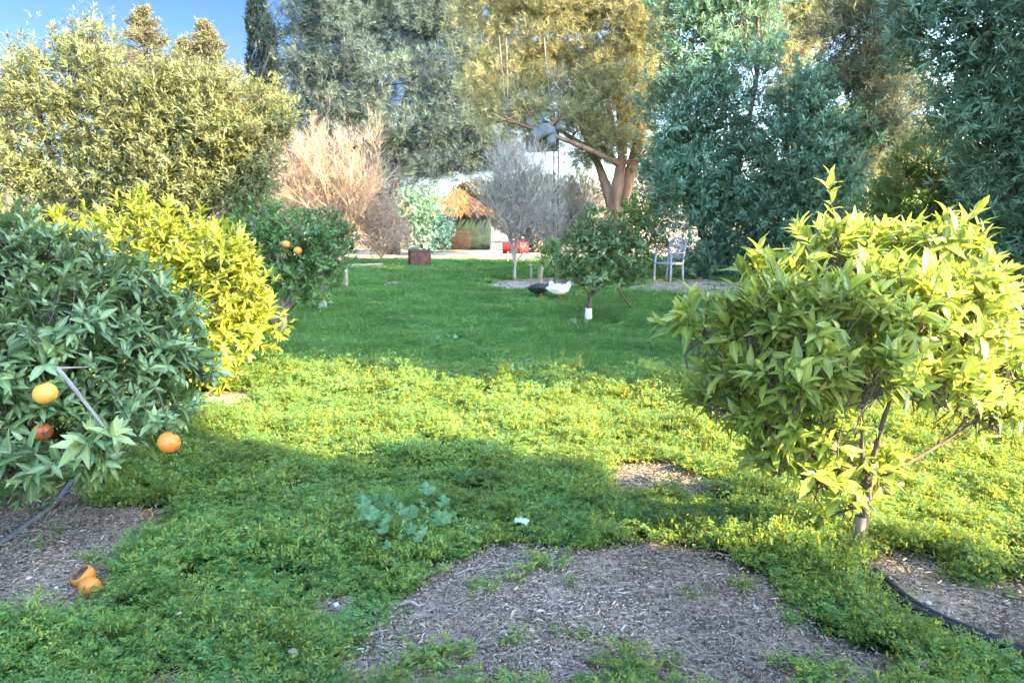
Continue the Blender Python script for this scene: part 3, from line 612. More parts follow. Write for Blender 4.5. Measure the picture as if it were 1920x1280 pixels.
b_ = np.array([-13.0, 36, 0]); broad_tree('shrub_tree', 'dark small-leaved tree at the foot of the cypresses', 'tree', b_, W(475, 240, 36), LB([(470, 135, 22, 26), (520, 70, 25, 30), (490, 250, 30, 60), (505, 330, 28, 50), (520, 200, 25, 40)], 36), .15, M['cypress'], M['bark'], 700, 8, .25, .2, .06, False, .2, -.3, 2.2, .4, 6.)

# pines
b_ = np.array([W(735, 470, 34)[0], 34, 0])
pine_tree('pine_tree', 'huge pine left of centre, its shade put into blue-grey needles', b_, W(737, 260, 34), LB([(590, 210, 50, 45), (910, 110, 40, 60), (900, 240, 40, 40), (650, 60, 105, 60), (770, 20, 110, 60), (620, 150, 80, 55), (720, 160, 100, 60), (820, 100, 75, 75), (650, 235, 85, 40), (760, 250, 95, 42), (830, 220, 70, 50), (690, -20, 100, 50),
     (570, 100, 35, 45), (730, 310, 55, 26), (870, 180, 45, 55), (800, 295, 50, 25), (600, 20, 60, 50), (860, 30, 60, 60), (690, 275, 60, 30), (830, 325, 45, 22), (885, 300, 45, 32), (935, 275, 45, 36), (770, 330, 40, 18)], 34), .3, M['pine_shade'], M['bark'], 19000, 3., L=.26, nn=15, gap=-.3, wn=.020, tb=.14, clump=(18, .8, .5))
b_ = np.array([W(560, 470, 38)[0], 38, 0])
broad_tree('evergreen_tree', 'dark evergreen in deep shade behind the dry pink bush', 'tree', b_, W(560, 330, 38), LB([(560, 240, 60, 35), (600, 290, 60, 40), (540, 300, 45, 50), (640, 320, 60, 45), (560, 370, 70, 50), (690, 350, 60, 50)], 38), .2, M['cypress'], M['bark'], 1500, 8, .3, .26, .07, False, .3, -.4, 2.2, .4, 8.)
pb = onz(G(1148, 470)); py_ = 24.0; pb = np.array([W(1146, 470, py_)[0], py_, 0])
limbs = [(W(1150, 395, py_), W(1118, 300, py_ + .3), .2, .11), (W(1152, 395, py_), W(1168, 290, py_ - .1), .2, .15), (W(1165, 385, py_), W(1210, 205, py_ + .2), .2, .17), (W(1118, 300, py_ + .3), W(1060, 150, py_ + .6), .11, .06), (W(1210, 205, py_ + .2), W(1230, 60, py_ + .5), .17, .1), (W(1168, 290, py_ - .1), W(1150, 60, py_), .15, .07)]
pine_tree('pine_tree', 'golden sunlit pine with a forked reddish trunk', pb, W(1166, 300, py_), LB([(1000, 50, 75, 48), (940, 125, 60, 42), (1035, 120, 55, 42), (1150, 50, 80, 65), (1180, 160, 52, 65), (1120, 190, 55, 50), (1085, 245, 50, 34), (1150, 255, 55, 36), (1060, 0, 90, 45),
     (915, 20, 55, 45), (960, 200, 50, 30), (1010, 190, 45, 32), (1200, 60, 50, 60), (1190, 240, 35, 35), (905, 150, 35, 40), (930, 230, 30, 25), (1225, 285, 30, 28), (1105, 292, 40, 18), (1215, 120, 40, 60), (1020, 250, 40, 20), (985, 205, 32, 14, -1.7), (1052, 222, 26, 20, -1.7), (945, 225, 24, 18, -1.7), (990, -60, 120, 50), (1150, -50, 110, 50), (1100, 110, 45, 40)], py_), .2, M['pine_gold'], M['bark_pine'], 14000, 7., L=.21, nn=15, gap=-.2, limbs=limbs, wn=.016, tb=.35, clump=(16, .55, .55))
b_ = np.array([W(1490, 470, 27)[0], 27, 0])
pine_tree('pine_tree', 'bright yellow pine glimpsed between the dark oleanders', b_, W(1492, 330, 27), LB([(1480, 100, 38, 55), (1515, 60, 38, 55), (1490, 10, 60, 40), (1465, 165, 30, 25), (1440, 60, 40, 60), (1540, 0, 50, 40)], 27), .18, M['pine_gold'], M['bark_pine'], 3600, 9., L=.22, nn=14, gap=-.2, wn=.018, tb=.55, clump=(14, .5, .6))
b_ = np.array([W(1620, 470, 20)[0], 20, 0])
pine_tree('pine_tree', 'scraggy dark pine with bare dry lower branches on the right', b_, W(1620, 330, 20), LB([(1600, 50, 70, 60), (1660, 20, 70, 60), (1640, 130, 55, 45), (1580, 140, 45, 40), (1680, 200, 60, 55), (1640, 260, 50, 40), (1580, 310, 45, 30), (1690, 120, 40, 40)], 20), .16, M['pine_shade'], M['bark'], 5200, 5., L=.2, nn=12, gap=-.1, wn=.017, tb=.4, clump=(14, .5, .45))

# oleanders
OL = dict(leafm=M['oleander'], barkm=M['bark'])
b_ = np.array([W(1330, 500, 20.6)[0], 20.6, 0])
broad_tree('oleander_tree', 'tall dark blue-green oleander column behind the chair', 'tree', b_, W(1330, 470, 20.6), LB([(1300, 80, 75, 85), (1385, 60, 80, 85), (1285, 215, 72, 85), (1375, 200, 82, 90), (1300, 340, 85, 80), (1385, 330, 75, 80), (1310, 445, 75, 60), (1400, 460, 75, 55),
    (1310, -30, 90, 60), (1265, 320, 50, 70), (1400, -40, 80, 50), (1330, 500, 75, 28)], 20.6), .16, M['oleander'], M['bark'], 9800, 10, .2, .17, .040, False, .3, -1, 2.4, .45, 3., up=.6, bump=.3, clump=(10, .4, .8))
b_ = np.array([W(1490, 500, 19.8)[0], 19.8, 0])
broad_tree('oleander_tree', 'lower spreading oleander to the right of the tall column', 'tree', b_, W(1490, 480, 19.8), LB([(1480, 290, 70, 65), (1540, 230, 60, 60), (1460, 390, 75, 60), (1540, 350, 70, 60), (1480, 475, 90, 50), (1570, 440, 70, 60), (1580, 270, 45, 50), (1430, 500, 60, 30), (1580, 500, 70, 35), (1520, 170, 40, 40)], 19.8), .13, M['oleander'], M['bark'], 7600, 10, .2, .17, .040, False, .3, -1, 2.4, .5, 6., up=.6, bump=.3, clump=(10, .4, .8))
b_ = np.array([W(1900, 600, 9.5)[0] + .4, 9.5, 0])
broad_tree('oleander_tree', 'large pale-flecked oleander filling the right edge', 'tree', b_, W(1920, 480, 9.6), LB([(1830, 50, 115, 85), (1750, 20, 75, 65), (1890, 170, 95, 90), (1820, 200, 70, 75), (1900, 310, 80, 80), (1850, 400, 55, 60), (1940, 450, 70, 80), (1740, 90, 50, 45), (1990, 250, 120, 150), (2000, 50, 140, 130), (1880, 500, 40, 40), (1850, -80, 150, 80), (1790, 140, 50, 45), (2030, 470, 110, 120)], 9.5), .13,
           M['oleander_near'], M['bark'], 5600, 10, .16, .135, .026, False, .3, -.8, 2.4, .5, 9., up=.5, bump=.3, clump=(9, .3, .9))
b_ = np.array([W(1740, 520, 13)[0], 13, 0])
broad_tree('juniper_bush', 'soft mid-green juniper between the two oleanders', 'bush', b_, W(1740, 470, 13), LB([(1740, 300, 60, 42), (1685, 345, 50, 42), (1790, 330, 50, 42), (1720, 385, 80, 42), (1640, 390, 40, 36), (1800, 390, 50, 45), (1730, 450, 110, 50), (1820, 300, 30, 30)], 13), .1, M['juniper'], M['bark'], 2600, 12, .14, .08, .02, False, .4, -.5, 2.4, .45, 2., up=.6, bump=.3)
b_ = np.array([W(1195, 460, 21)[0], 21, 0])
broad_tree('bush', 'low yellow-green bush at the foot of the golden pine', 'bush', b_, W(1195, 455, 21), LB([(1200, 400, 28, 35), (1180, 425, 30, 30), (1215, 440, 32, 30), (1170, 460, 30, 25), (1225, 480, 26, 30)], 21), .06, M['juniper'], M['bark'], 700, 9, .2, .14, .04, False, .3, -.3, 2.4, .7, 4.)

# bare bushes and trees
def bare_tree(name, label, cat, base, H, R, m, r0, lv=(7, 8, 9, 5), seed=1, up=.9, spread=1.0, first=.15, fine=None):
    root = empty(name, tuple(base), label, cat); A = Acc(); base = np.asarray(base, float)
    n = lv[0]; ang = np.arange(n) / n * 6.283 + rng.random(n); tl = rng.uniform(.15, 1.0, n)
    st = np.tile(base + [0, 0, first * H * .5], (n, 1)); D = nrm(np.stack([np.cos(ang) * tl * R / H * 1.6, np.sin(ang) * tl * R / H * 1.6, np.ones(n) * up], 1))
    L = H * rng.uniform(.6, .85, n); rad = np.full(n, r0)
    tubes(A, np.array([[base, base + [0, 0, first * H * .3], base + [0.02, 0, first * H * .55]]]), [[r0 * 1.7, r0 * 1.4, r0 * 1.2]], 8)
    for lev in range(len(lv)):
        bend = rdir(len(st)) * (L * .12)[:, None]; E = st + D * L[:, None]; E[:, 2] = np.maximum(E[:, 2], base[2] + .1)
        t4 = np.linspace(0, 1, 5)[None, :, None]
        P = st[:, None] * (1 - t4) + E[:, None] * t4 + bend[:, None] * (4 * t4 * (1 - t4)) + np.array([0, 0, 1.]) * (t4 ** 2) * (L * .1)[:, None, None]
        tubes(A, P, rad[:, None] * np.linspace(1, .45, 5)[None], max(3, 7 - 2 * lev), rng.random(len(st)) * .6)
        if lev == len(lv) - 1: break
        k = lv[lev + 1]; i = np.repeat(np.arange(len(st)), k); f = rng.uniform(.25, 1.0, len(i)); s0 = P[i, np.minimum(4, (f * 4).astype(int))]; s1 = P[i, np.minimum(4, (f * 4).astype(int) + 1)]
        ns = s0 + (s1 - s0) * ((f * 4) % 1)[:, None]; D = nrm(D[i] * .8 + rdir(len(i)) * .75 * spread + [0, 0, .22]); L = L[i] * rng.uniform(.26, .5, len(i)); rad = np.maximum(rad[i] * .42, .0035 * base[1] / 20); st = ns
    A.link('branches', m, root, smooth=False, off=base)
    if fine:
        nf, lobes = fine; C = Acc(); P, u, k = lobe_points(lobes, nf, .15, -.35, 2.4, seed * 1.3, .4)
        D = nrm(u * .5 + np.array([0, 0, .7]) + rdir(nf) * .55); sprigs(C, P, D, 7, .28, .26, .012 * base[1] / 20, .7, False, .4, droop=.05); C.link('fine_twigs', m, root, smooth=False, off=base)
    return root
b_ = onz(G(640, 499)); bare_tree('dry_bush', 'big leafless bush of dense orange-pink twigs', 'bush', b_, 4.2, 2.2, M['dry_twig'], .032, (17, 9, 9, 8), up=.85, spread=.9, first=.05, fine=(3300, LB([(640, 320, 50, 50), (600, 370, 70, 60), (680, 360, 60, 60), (650, 420, 90, 55), (700, 420, 45, 45), (560, 330, 45, 60), (655, 275, 30, 30), (545, 290, 25, 40), (590, 290, 30, 35), (690, 290, 25, 35), (730, 440, 40, 35)], b_[1])))
b_ = onz(G(560, 490)); bare_tree('dry_bush', 'smaller leafless pinkish bush at the left of the big one', 'bush', b_, 4.4, 1.3, M['dry_twig'], .04, (8, 8, 8, 6), first=.05)
b_ = onz(G(715, 488)); bare_tree('dry_bush', 'low spreading dry bush between pink bush and planter', 'bush', b_, 2.2, 1.3, M['dry_twig'], .03, (9, 7, 7, 5), first=.1, fine=(900, LB([(715, 440, 45, 30), (740, 450, 30, 25), (690, 455, 30, 25)], b_[1])))
b_ = onz(G(965, 525)); bare_tree('bare_tree', 'grey leafless tree on a thin trunk in the centre', 'tree', b_, 2.9, .9, M['grey_twig'], .028, (9, 8, 9, 6), up=1.0, first=.3, fine=(1500, LB([(965, 330, 45, 45), (930, 380, 40, 50), (990, 380, 50, 50), (960, 430, 60, 45), (1000, 310, 35, 35), (940, 310, 25, 30), (1020, 430, 40, 40)], b_[1])))
b_ = onz(G(1050, 500)); bare_tree('bare_tree', 'beige bare shrub tree between grey tree and pine', 'tree', b_, 2.7, 1.2, M['grey_twig'], .026, (9, 8, 8, 6), up=.9, first=.15, fine=(1700, LB([(1050, 400, 45, 45), (1085, 370, 40, 50), (1070, 440, 50, 35), (1100, 410, 30, 40), (1030, 350, 30, 40)], b_[1])))
b_ = onz(G(1885, 610)); bare_tree('dry_bush', 'straw-coloured dry bush under the right-hand oleander', 'bush', b_, 1.5, .5, M['dry_twig'], .02, (9, 6, 6, 4), first=.05)

b_ = np.array([W(1665, 480, 23)[0], 23, 0])
pine_tree('pine_tree', 'thin pale-gold tree lit between the scraggy pine and right-hand oleander', b_, W(1665, 330, 23), LB([(1650, 200, 45, 30), (1690, 250, 55, 28), (1640, 300, 45, 26), (1705, 165, 40, 30), (1590, 335, 45, 26), (1660, 120, 40, 30), (1700, 330, 50, 28), (1600, 250, 30, 24), (1760, 260, 50, 40)], 23), .14, M['pine_gold'], M['bark'], 3300, 6., L=.2, nn=12, gap=-.05, wn=.016, tb=.6, clump=(12, .45, .35))

# ------------------------------------------------------------------ garden objects
def rbox(A, c, sx, sy, sz, bev=.01, R=None):
    """bevelled box centred at c, optional 3x3 rotation"""
    bev = min(bev, sx * .45, sy * .45, sz * .45); pts = []
    prof = [(-1, 0), (-1, 1), (1, 1), (1, 0)]
    rings = [(-sz / 2, bev), (-sz / 2 + bev, 0), (sz / 2 - bev, 0), (sz / 2, bev)]
    V = []
    for z, ins in rings:
        hx, hy = sx / 2 - ins, sy / 2 - ins; b_ = bev * .999 if ins == 0 else bev * .5
        for (qx, qy) in ((1, 1), (-1, 1), (-1, -1), (1, -1)):
            e = [(qx * hx, qy * (hy - b_)), (qx * (hx - b_), qy * hy)]
            if qx * qy < 0: e = e[::-1]
            for x, y in e: V.append((x, y, z))
    V = np.array(V, float); f = []
    for k in range(3):
        for j in range(8): f.append([k * 8 + j, k * 8 + (j + 1) % 8, k * 8 + 8 + (j + 1) % 8, k * 8 + 8 + j])
    for o_, rev in ((0, True), (24, False)):
        for q in ([0, 1, 2, 3], [0, 3, 4, 7], [4, 5, 6, 7]):
            g = [o_ + t for t in q]; f.append(g[::-1] if rev else g)
    if R is not None: V = V @ np.asarray(R).T
    A.add(V + np.asarray(c, float), np.array(f))
def rotz(a): return np.array([[cos(a), -sin(a), 0], [sin(a), cos(a), 0], [0, 0, 1.]])
def bar(A, a, b, wd, th=None):
    a = np.asarray(a, float); b = np.asarray(b, float); th = th or wd; d = b - a; L = np.linalg.norm(d); z = d / L
    x = np.cross(z, [0, 0, 1.] if abs(z[2]) < .9 else [0, 1., 0]); x /= np.linalg.norm(x); y = np.cross(z, x)
    rbox(A, (a + b) / 2, wd, th, L, min(wd, th) * .2, np.stack([x, y, z], 1))
M['rust'] = plain('rusty_iron', (.085, .042, .035), (.16, .075, .055), 7, .85, .2, .4)
M['red'] = plain('red_plastic', (.52, .035, .03), (.42, .03, .028), 5, .5, .3)
M['whitepaint'] = plain('white_paint', (.72, .72, .7), (.55, .55, .53), 12, .6, .3)
M['chair'] = plain('grey_white_chair_paint', (.31, .31, .335), (.23, .23, .25), 15, .5, .35)
M['wood'] = plain('weathered_wood', (.36, .29, .2), (.24, .19, .13), 9, .85, .15, .4)
M['stone'] = plain('pale_stone', (.48, .40, .30), (.32, .27, .21), 5, .9, .15, .6)
M['galv'] = plain('grey_equipment_paint', (.25, .265, .26), (.13, .14, .135), 2.5, .7, .2)
M['hose'] = plain('black_polyethylene', (.018, .02, .024), (.03, .033, .04), 8, .42, .45)
M['greyhose'] = plain('dusty_grey_pipe', (.20, .19, .18), (.13, .125, .12), 12, .7, .2)

# planter: open rusty box with a rim and ribs
b_ = onz(G(787, 500)); k = b_[1] / FPX; wd, ht = 38 * k, 32 * k; r = empty('planter_box', tuple(b_), 'square rusty brown metal planter standing at the lawn edge', 'planter', rz=.25)
A = Acc()
for sx, sy, lx, ly in ((0, -1, wd, .02), (0, 1, wd, .02), (-1, 0, .02, wd - .04), (1, 0, .02, wd - .04)): rbox(A, (sx * (wd / 2 - .01), sy * (wd / 2 - .01), ht / 2), lx, ly, ht, .004)
A.link('side_panels', M['rust'], r)
A = Acc()
for sx, sy in ((0, -1), (0, 1)): rbox(A, (0, sy * (wd / 2 + .004), ht - .03), wd + .05, .04, .05, .008)
for sx in (-1, 1): rbox(A, (sx * (wd / 2 + .004), 0, ht - .03), .04, wd - .035, .05, .008)
A.link('rim', M['rust'], r)
A = Acc(); rbox(A, (0, 0, ht * .8), wd - .05, wd - .05, .05, .01); A.link('soil', M['bark'], r)
# red drum on white trestle
b_ = onz(G(966, 492)); k = b_[1] / FPX; L_ = 48 * k; rd = 10.5 * k; zc = 27 * k
r = empty('drum', tuple(b_), 'red barrel lying on a low white stand at the far lawn edge', 'barrel', rz=.08)
A = Acc(); xx = np.array([-.5, -.49, -.47, -.2, -.19, -.16, -.15, .15, .16, .19, .2, .47, .49, .5]) * L_; rr = np.array([.02, .93, 1, 1, 1.05, 1.05, 1, 1, 1.05, 1.05, 1, 1, .93, .02]) * rd
tubes(A, np.stack([xx, xx * 0, xx * 0 + zc], 1)[None], rr[None], 20); A.link('barrel', M['red'], r)
for s in (-1, 1):
    A = Acc()
    for q in (-1, 1): bar(A, (s * L_ * .3, q * rd * 1.1, 0), (s * L_ * .3, q * rd * .6, zc - rd * .7), .06)
    bar(A, (s * L_ * .3, -rd, zc - rd * .95), (s * L_ * .3, rd, zc - rd * .95), .06); A.link('trestle', M['whitepaint'], r)
# boulders
def rock(name, label, p, sx, sy, sz, group, m):
    nu, nv = 14, 9; th = np.linspace(.03, pi - .03, nv); a = np.arange(nu) / nu * 6.283; u = np.stack([np.sin(th)[:, None] * np.cos(a), np.sin(th)[:, None] * np.sin(a), np.cos(th)[:, None] * np.ones(nu)], -1)
    s = rng.random() * 9; V = u * (1 + .22 * wob(u, 2.1, s) + .1 * wob(u, 5, s))[..., None] * np.array([sx, sy, sz]); V[..., 2] = np.maximum(V[..., 2], -sz * .5)
    A = Acc(); i = np.arange(nv - 1)[:, None] * nu; j = np.arange(nu)[None]; A.add(V, np.stack([i + j, i + nu + j, i + nu + (j + 1) % nu, i + (j + 1) % nu], -1))
    o = A.link(name, m, smooth=False); o.location = (p[0], p[1], p[2] + sz * .42); o.rotation_euler = (0, 0, rng.random() * 6); return tag(o, label, 'rock', group)
for px, py, w_, lb in ((893, 463, 22, 'largest flat tan boulder left of the red barrel'), (915, 461, 13, 'rounded cream boulder between flat boulder and grey tree'), (866, 464, 11, 'small brown boulder in front of the hut wall')):
    p = G(px, py + 4); k = p[1] / FPX; rock('boulder', lb, p, w_ * k, w_ * k * .7, w_ * k * .5, 'pale boulders before the hut', M['stone'])
# timber edging
p0, p1 = onz(G(800, 474)), onz(G(945, 474)); A = Acc(); bar(A, p0 + [0, 0, .06], p1 + [0, 0, .06], .12, .1); tag(A.link('timber_beam', M['wood']), 'long weathered timber lying along the far edge of the lawn', 'beam')
# hut
hy = 40.0; k = hy / FPX; hx0, hx1 = W(815, 430, hy)[0], W(920, 430, hy)[0]; hc = (hx0 + hx1) / 2; hw = hx1 - hx0; ze = W(860, 398, hy)[2]; zt = W(850, 352, hy)[2]
r = empty('garden_hut', (hc, hy, 0), 'small green-walled hut with orange thatched roof in the background', 'hut')
A = Acc(); rbox(A, (0, 0, ze / 2), hw, 3.0, ze, .02); A.link('wall', plain('shade_darkened_green_cloth', (.022, .036, .026), (.04, .055, .038), 3, .9, .1, .2), r)  # wall colour darkened to carry the shade under the roof
A = Acc(); rbox(A, (-.3, -1.53, ze * .26), hw * .55, .06, ze * .5, .01); A.link('door', plain('shade_darkened_boards', (.025, .018, .014), (.045, .033, .026), 8, .9, .1), r)  # board colour darkened for the same shade
A = Acc(); ro = .6; e = [(-hw / 2 - ro * .4, -1.5 - ro * .4), (hw / 2 + ro * .4, -1.5 - ro * .4), (hw / 2 + ro * .4, 1.5 + ro * .4), (-hw / 2 - ro * .4, 1.5 + ro * .4)]
nst = 900
for q in range(4):
    a_, b2 = np.array([*e[q], ze - .08]), np.array([*e[(q + 1) % 4], ze - .08]); tp = np.array([-.25, 0, zt])
    t = rng.random(nst); s = rng.random(nst) ** .8; p = a_ + (b2 - a_) * t[:, None]; p = p + (tp - p) * (s * .92)[:, None]; d = nrm((a_ + (b2 - a_) * t[:, None]) - tp); nn_ = nrm(np.cross(b2 - a_, tp - a_))
    leaves(A, p + nn_ * rng.uniform(0, .06, nst)[:, None], d, np.tile(nn_, (nst, 1)) + rdir(nst) * .3, rng.uniform(.35, .6, nst), .07, rng.random(nst) * .6, False, .05)
V = np.array([[*x, ze - .1] for x in e] + [[-.25, 0, zt - .05]]); A.add(V, np.array([[0, 1, 4, 4], [1, 2, 4, 4], [2, 3, 4, 4], [3, 0, 4, 4]])[:, [0, 1, 2, 2]] if False else np.array([[0, 1, 2, 3]]))
A.link('roof', leafmat('orange_thatch', (.085, .045, .022), (.17, .085, .04), (.22, .13, .06), 0, None, .9, .1), r)
# low far trees behind the hut and along the back of the garden
for px, yy, sp, lb, mm in ((905, 44, [(900, 375, 45, 28), (930, 390, 40, 24), (880, 368, 25, 18)], 'dull olive bush behind the thatched hut', 'sparse'), (250, 30, [(60, 390, 70, 40), (150, 400, 60, 40), (250, 410, 70, 40), (330, 405, 60, 45), (0, 400, 60, 50)], 'tan scrub hedge seen under the olive grove', 'sparse'),
                       (430, 30, [(420, 400, 45, 50), (470, 400, 45, 55), (500, 430, 60, 40)], 'dull grey-green bush behind the orange tree with two fruits', 'sparse'), (1080, 36, [(1060, 420, 60, 35), (1110, 410, 55, 40), (1010, 430, 50, 30)], 'beige scrub behind the beige bare shrub tree', 'sparse'),
                       (1000, 50, [(700, 400, 60, 36), (780, 405, 60, 30), (960, 395, 60, 34), (1040, 385, 60, 40), (1120, 380, 60, 40), (1200, 370, 60, 50), (1270, 370, 50, 55), (1000, 360, 40, 30), (1240, 330, 40, 40), (1340, 380, 60, 50), (1420, 390, 60, 50)], 'long dull scrub closing the view far behind the hut', 'backscrub'),
                       (1650, 26, [(1600, 380, 70, 60), (1680, 330, 70, 70), (1760, 350, 70, 80), (1850, 380, 80, 80), (1650, 440, 100, 50), (1800, 440, 100, 50), (1950, 400, 80, 90)], 'yellowish scrub behind the juniper', 'juniper')):
    b_ = np.array([W(px, 450, yy)[0], yy, 0]); broad_tree('scrub_bush', lb, 'bush', b_, W(px, 440, yy), LB(sp, yy), .1, M[mm], M['bark'], 520 * len(sp), 8, .3, .34, .10, False, .3, -.45, 2.4, .5, px * .01)

# chair
b_ = onz(G(1253, 529)); k = b_[1] / FPX
r = empty('garden_chair', tuple(b_), 'grey-white garden armchair with latticed back in front of the oleander', 'chair', rz=radians(-52))
sh, sw, sd, bh, ah = .47, .56, .50, 1.10, .72
A = Acc(); rbox(A, (0, 0, sh), sw, sd, .05, .012); A.link('seat', M['chair'], r)
for sx, sy in ((-1, -1), (1, -1), (-1, 1), (1, 1)):
    A = Acc(); x_ = sx * (sw / 2 - .03); y_ = sy * (sd / 2 - .03); bar(A, (x_ * 1.08, y_ * 1.12, 0), (x_, y_, ah if sy < 0 else sh - .026), .05); A.link('leg', M['chair'], r)
for sx in (-1, 1):
    A = Acc(); bar(A, (sx * (sw / 2 - .03), -sd / 2 - .0, ah + .018), (sx * (sw / 2 - .03), sd / 2 + .06, ah + .018), .055, .03); A.link('armrest', M['chair'], r)
A = Acc(); lean = .12; yb = lambda z: sd / 2 - .02 + (z - sh) / (bh - sh) * lean
hw_ = sw / 2 - .03
for s in (-1, 1): bar(A, (s * hw_, yb(sh), sh), (s * hw_, yb(bh - .12), bh - .12), .045)
t = np.linspace(0, pi, 13); arc = np.stack([np.cos(t) * hw_, np.full(13, yb(bh - .03)), bh - .12 + np.sin(t) * .12], 1); tubes(A, arc[None], np.full((1, 13), .024), 8)
for z_ in (sh + .14, bh - .2): bar(A, (-hw_, yb(z_), z_), (hw_, yb(z_), z_), .035, .025)
A.link('back_frame', M['chair'], r)
A = Acc()
for q in range(-5, 7):
    for sg in (-1, 1):
        x0, x1 = q * .085 - sg * .17, q * .085 + sg * .17; z0, z1 = sh + .15, bh - .04
        pts_ = np.stack([np.linspace(x0, x1, 14), np.zeros(14), np.linspace(z0, z1, 14)], 1); ok = (np.abs(pts_[:, 0]) < hw_) & (pts_[:, 2] < bh - .12 + np.sqrt(np.clip(1 - (pts_[:, 0] / hw_) ** 2, 0, 1)) * .12)
        pts_ = pts_[ok]
        if len(pts_) > 1: bar(A, (pts_[0][0], yb(pts_[0][2]), pts_[0][2]), (pts_[-1][0], yb(pts_[-1][2]), pts_[-1][2]), .02, .012)
A.link('lattice', M['chair'], r)

# ducks
def duck(label, p, rz, body_m, head_up, L_=.5):
    r = empty('duck', (p[0], p[1], p[2] + .035), label, 'duck', 'ducks on the lawn', rz)
    if head_up:
        C_ = [(-.27, .20), (-.24, .205), (-.18, .195), (-.09, .185), (0, .185), (.09, .195), (.15, .225), (.185, .275), (.20, .33), (.21, .37), (.225, .395), (.25, .40), (.272, .392), (.285, .388)]
        R_ = [.004, .03, .065, .098, .11, .102, .078, .05, .037, .034, .042, .044, .032, .012]
    else:
        C_ = [(-.27, .19), (-.24, .19), (-.18, .185), (-.09, .18), (0, .18), (.08, .185), (.13, .205), (.165, .235), (.19, .262), (.21, .278), (.235, .285), (.258, .278), (.278, .268), (.29, .262)]
        R_ = [.004, .03, .065, .098, .11, .102, .08, .055, .04, .038, .043, .043, .032, .012]
    A = Acc(); C_ = np.array(C_); P_ = np.stack([C_[:, 0], C_[:, 0] * 0, C_[:, 1]], 1)
    tubes(A, P_[None], np.array(R_)[None], 14)
    o = A.link('body', body_m, r)
    hx, hz_ = C_[-2]; A = Acc()
    tubes(A, np.array([[[hx, 0, hz_], [hx + .025, 0, hz_ - .012], [hx + .055, 0, hz_ - .02], [hx + .065, 0, hz_ - .02]]]), [[.024, .018, .016, .004]], 8); A.link('bill', plain('duck_bill', (.55, .28, .1), (.4, .2, .08)), r)
    for s in (-1, 1):
        A = Acc(); tubes(A, np.array([[[0.02, s * .05, .1], [.02, s * .05, .02], [.05, s * .05, .008], [.09, s * .05, .006]]]), [[.012, .009, .014, .02]], 6); A.link('leg', plain('duck_leg', (.6, .3, .06), (.45, .2, .05)), r)
        A = Acc(); wx = np.linspace(-.2, .09, 7); tubes(A, np.stack([wx, np.full(7, s * .085) * np.sin(np.linspace(.6, 2.4, 7)), .205 + .0 * wx], 1)[None], np.array([[.004, .03, .045, .052, .05, .035, .006]]), 8); A.link('wing', body_m, r)
        A = Acc(); e = C_[-3]; tubes(A, np.array([[[e[0], s * .038, e[1] + .012], [e[0], s * .043, e[1] + .012], [e[0], s * .046, e[1] + .012]]]), [[.006, .006, .001]], 6); A.link('eye', M['hose'], r)
    return r
mb, n_, b_s = mat('black_white_plumage'); tc = N(n_, 'ShaderNodeTexCoord'); sx = N(n_, 'ShaderNodeSeparateXYZ'); n_.links.new(tc.outputs['Object'], sx.inputs[0])
rr_ = ramp(n_, sx.outputs[0], [(.17, (.012, .012, .014)), (.2, (.7, .7, .68))]); n_.links.new(rr_.outputs[0], b_s.inputs['Base Color']); b_s.inputs['Roughness'].default_value = .6
mw = plain('white_plumage', (.82, .81, .77), (.7, .69, .65), 20, .7, .2)
duck('black duck with a white head standing left of the white duck', onz(G(1012, 559)), radians(12), mb, False)
duck('white duck with raised head standing right of the black duck', onz(G(1048, 562)), radians(-5), mw, True)

# utility equipment on the pole
ey = 23.0; pb = np.array([W(1043, 480, ey)[0], ey, 0]); r = empty('utility_pole', tuple(pb), 'pole carrying bulky pale grey equipment and cables above the grey bare tree', 'pole'); E = lambda px, py, dy=0: W(px, py, ey + dy) - pb
for dx in (-4, 4):
    A = Acc(); top = E(1043 + dx, 195); tubes(A, np.array([[[E(1043 + dx, 400)[0], 0, 0], (top + [E(1043 + dx, 400)[0], 0, 0]) / 2, top]]), [[.026, .024, .02]], 10); A.link('post', M['rust'], r)
A = Acc(); bar(A, E(940, 207), E(1046, 207), .07, .09); A.link('crossarm', M['bark'], r)
def blob(c, rx, ry, rz_, seed, rot=0):
    nu, nv = 18, 11; th = np.linspace(.03, pi - .03, nv); a = np.arange(nu) / nu * 6.283; u = np.stack([np.sin(th)[:, None] * np.cos(a), np.sin(th)[:, None] * np.sin(a), np.cos(th)[:, None] * np.ones(nu)], -1)
    u = np.sign(u) * np.abs(u) ** .6; V = u * (1 + .16 * wob(u, 2.4, seed))[..., None] * np.array([rx, ry, rz_]); ca, sa = cos(rot), sin(rot); V = V @ np.array([[ca, 0, sa], [0, 1, 0], [-sa, 0, ca]]).T
    A = Acc(); i = np.arange(nv - 1)[:, None] * nu; j = np.arange(nu)[None]; A.add(V + c, np.stack([i + j, i + nu + j, i + nu + (j + 1) % nu, i + (j + 1) % nu], -1)); return A
kk = ey / FPX
blob(E(1002, 229, -.3), 17 * kk, .3, 16 * kk, 1).link('tank', M['galv'], r)
blob(E(1018, 246, -.42), 22 * kk, .3, 13 * kk, 4, -.25).link('tank', M['galv'], r)
blob(E(1033, 258, -.42), 9 * kk, .2, 16 * kk, 7).link('tank', M['galv'], r)
blob(E(1046, 235, -.35), 8 * kk, .2, 10 * kk, 7).link('bushing', M['galv'], r)
A = Acc(); bar(A, E(986, 270, -.2), E(1046, 268, -.2), .12, .5); A.link('platform', M['bark'], r)
A = Acc(); bar(A, E(945, 232, -.1), E(983, 285, -.1), .22, .05); A.link('brace', M['galv'], r)
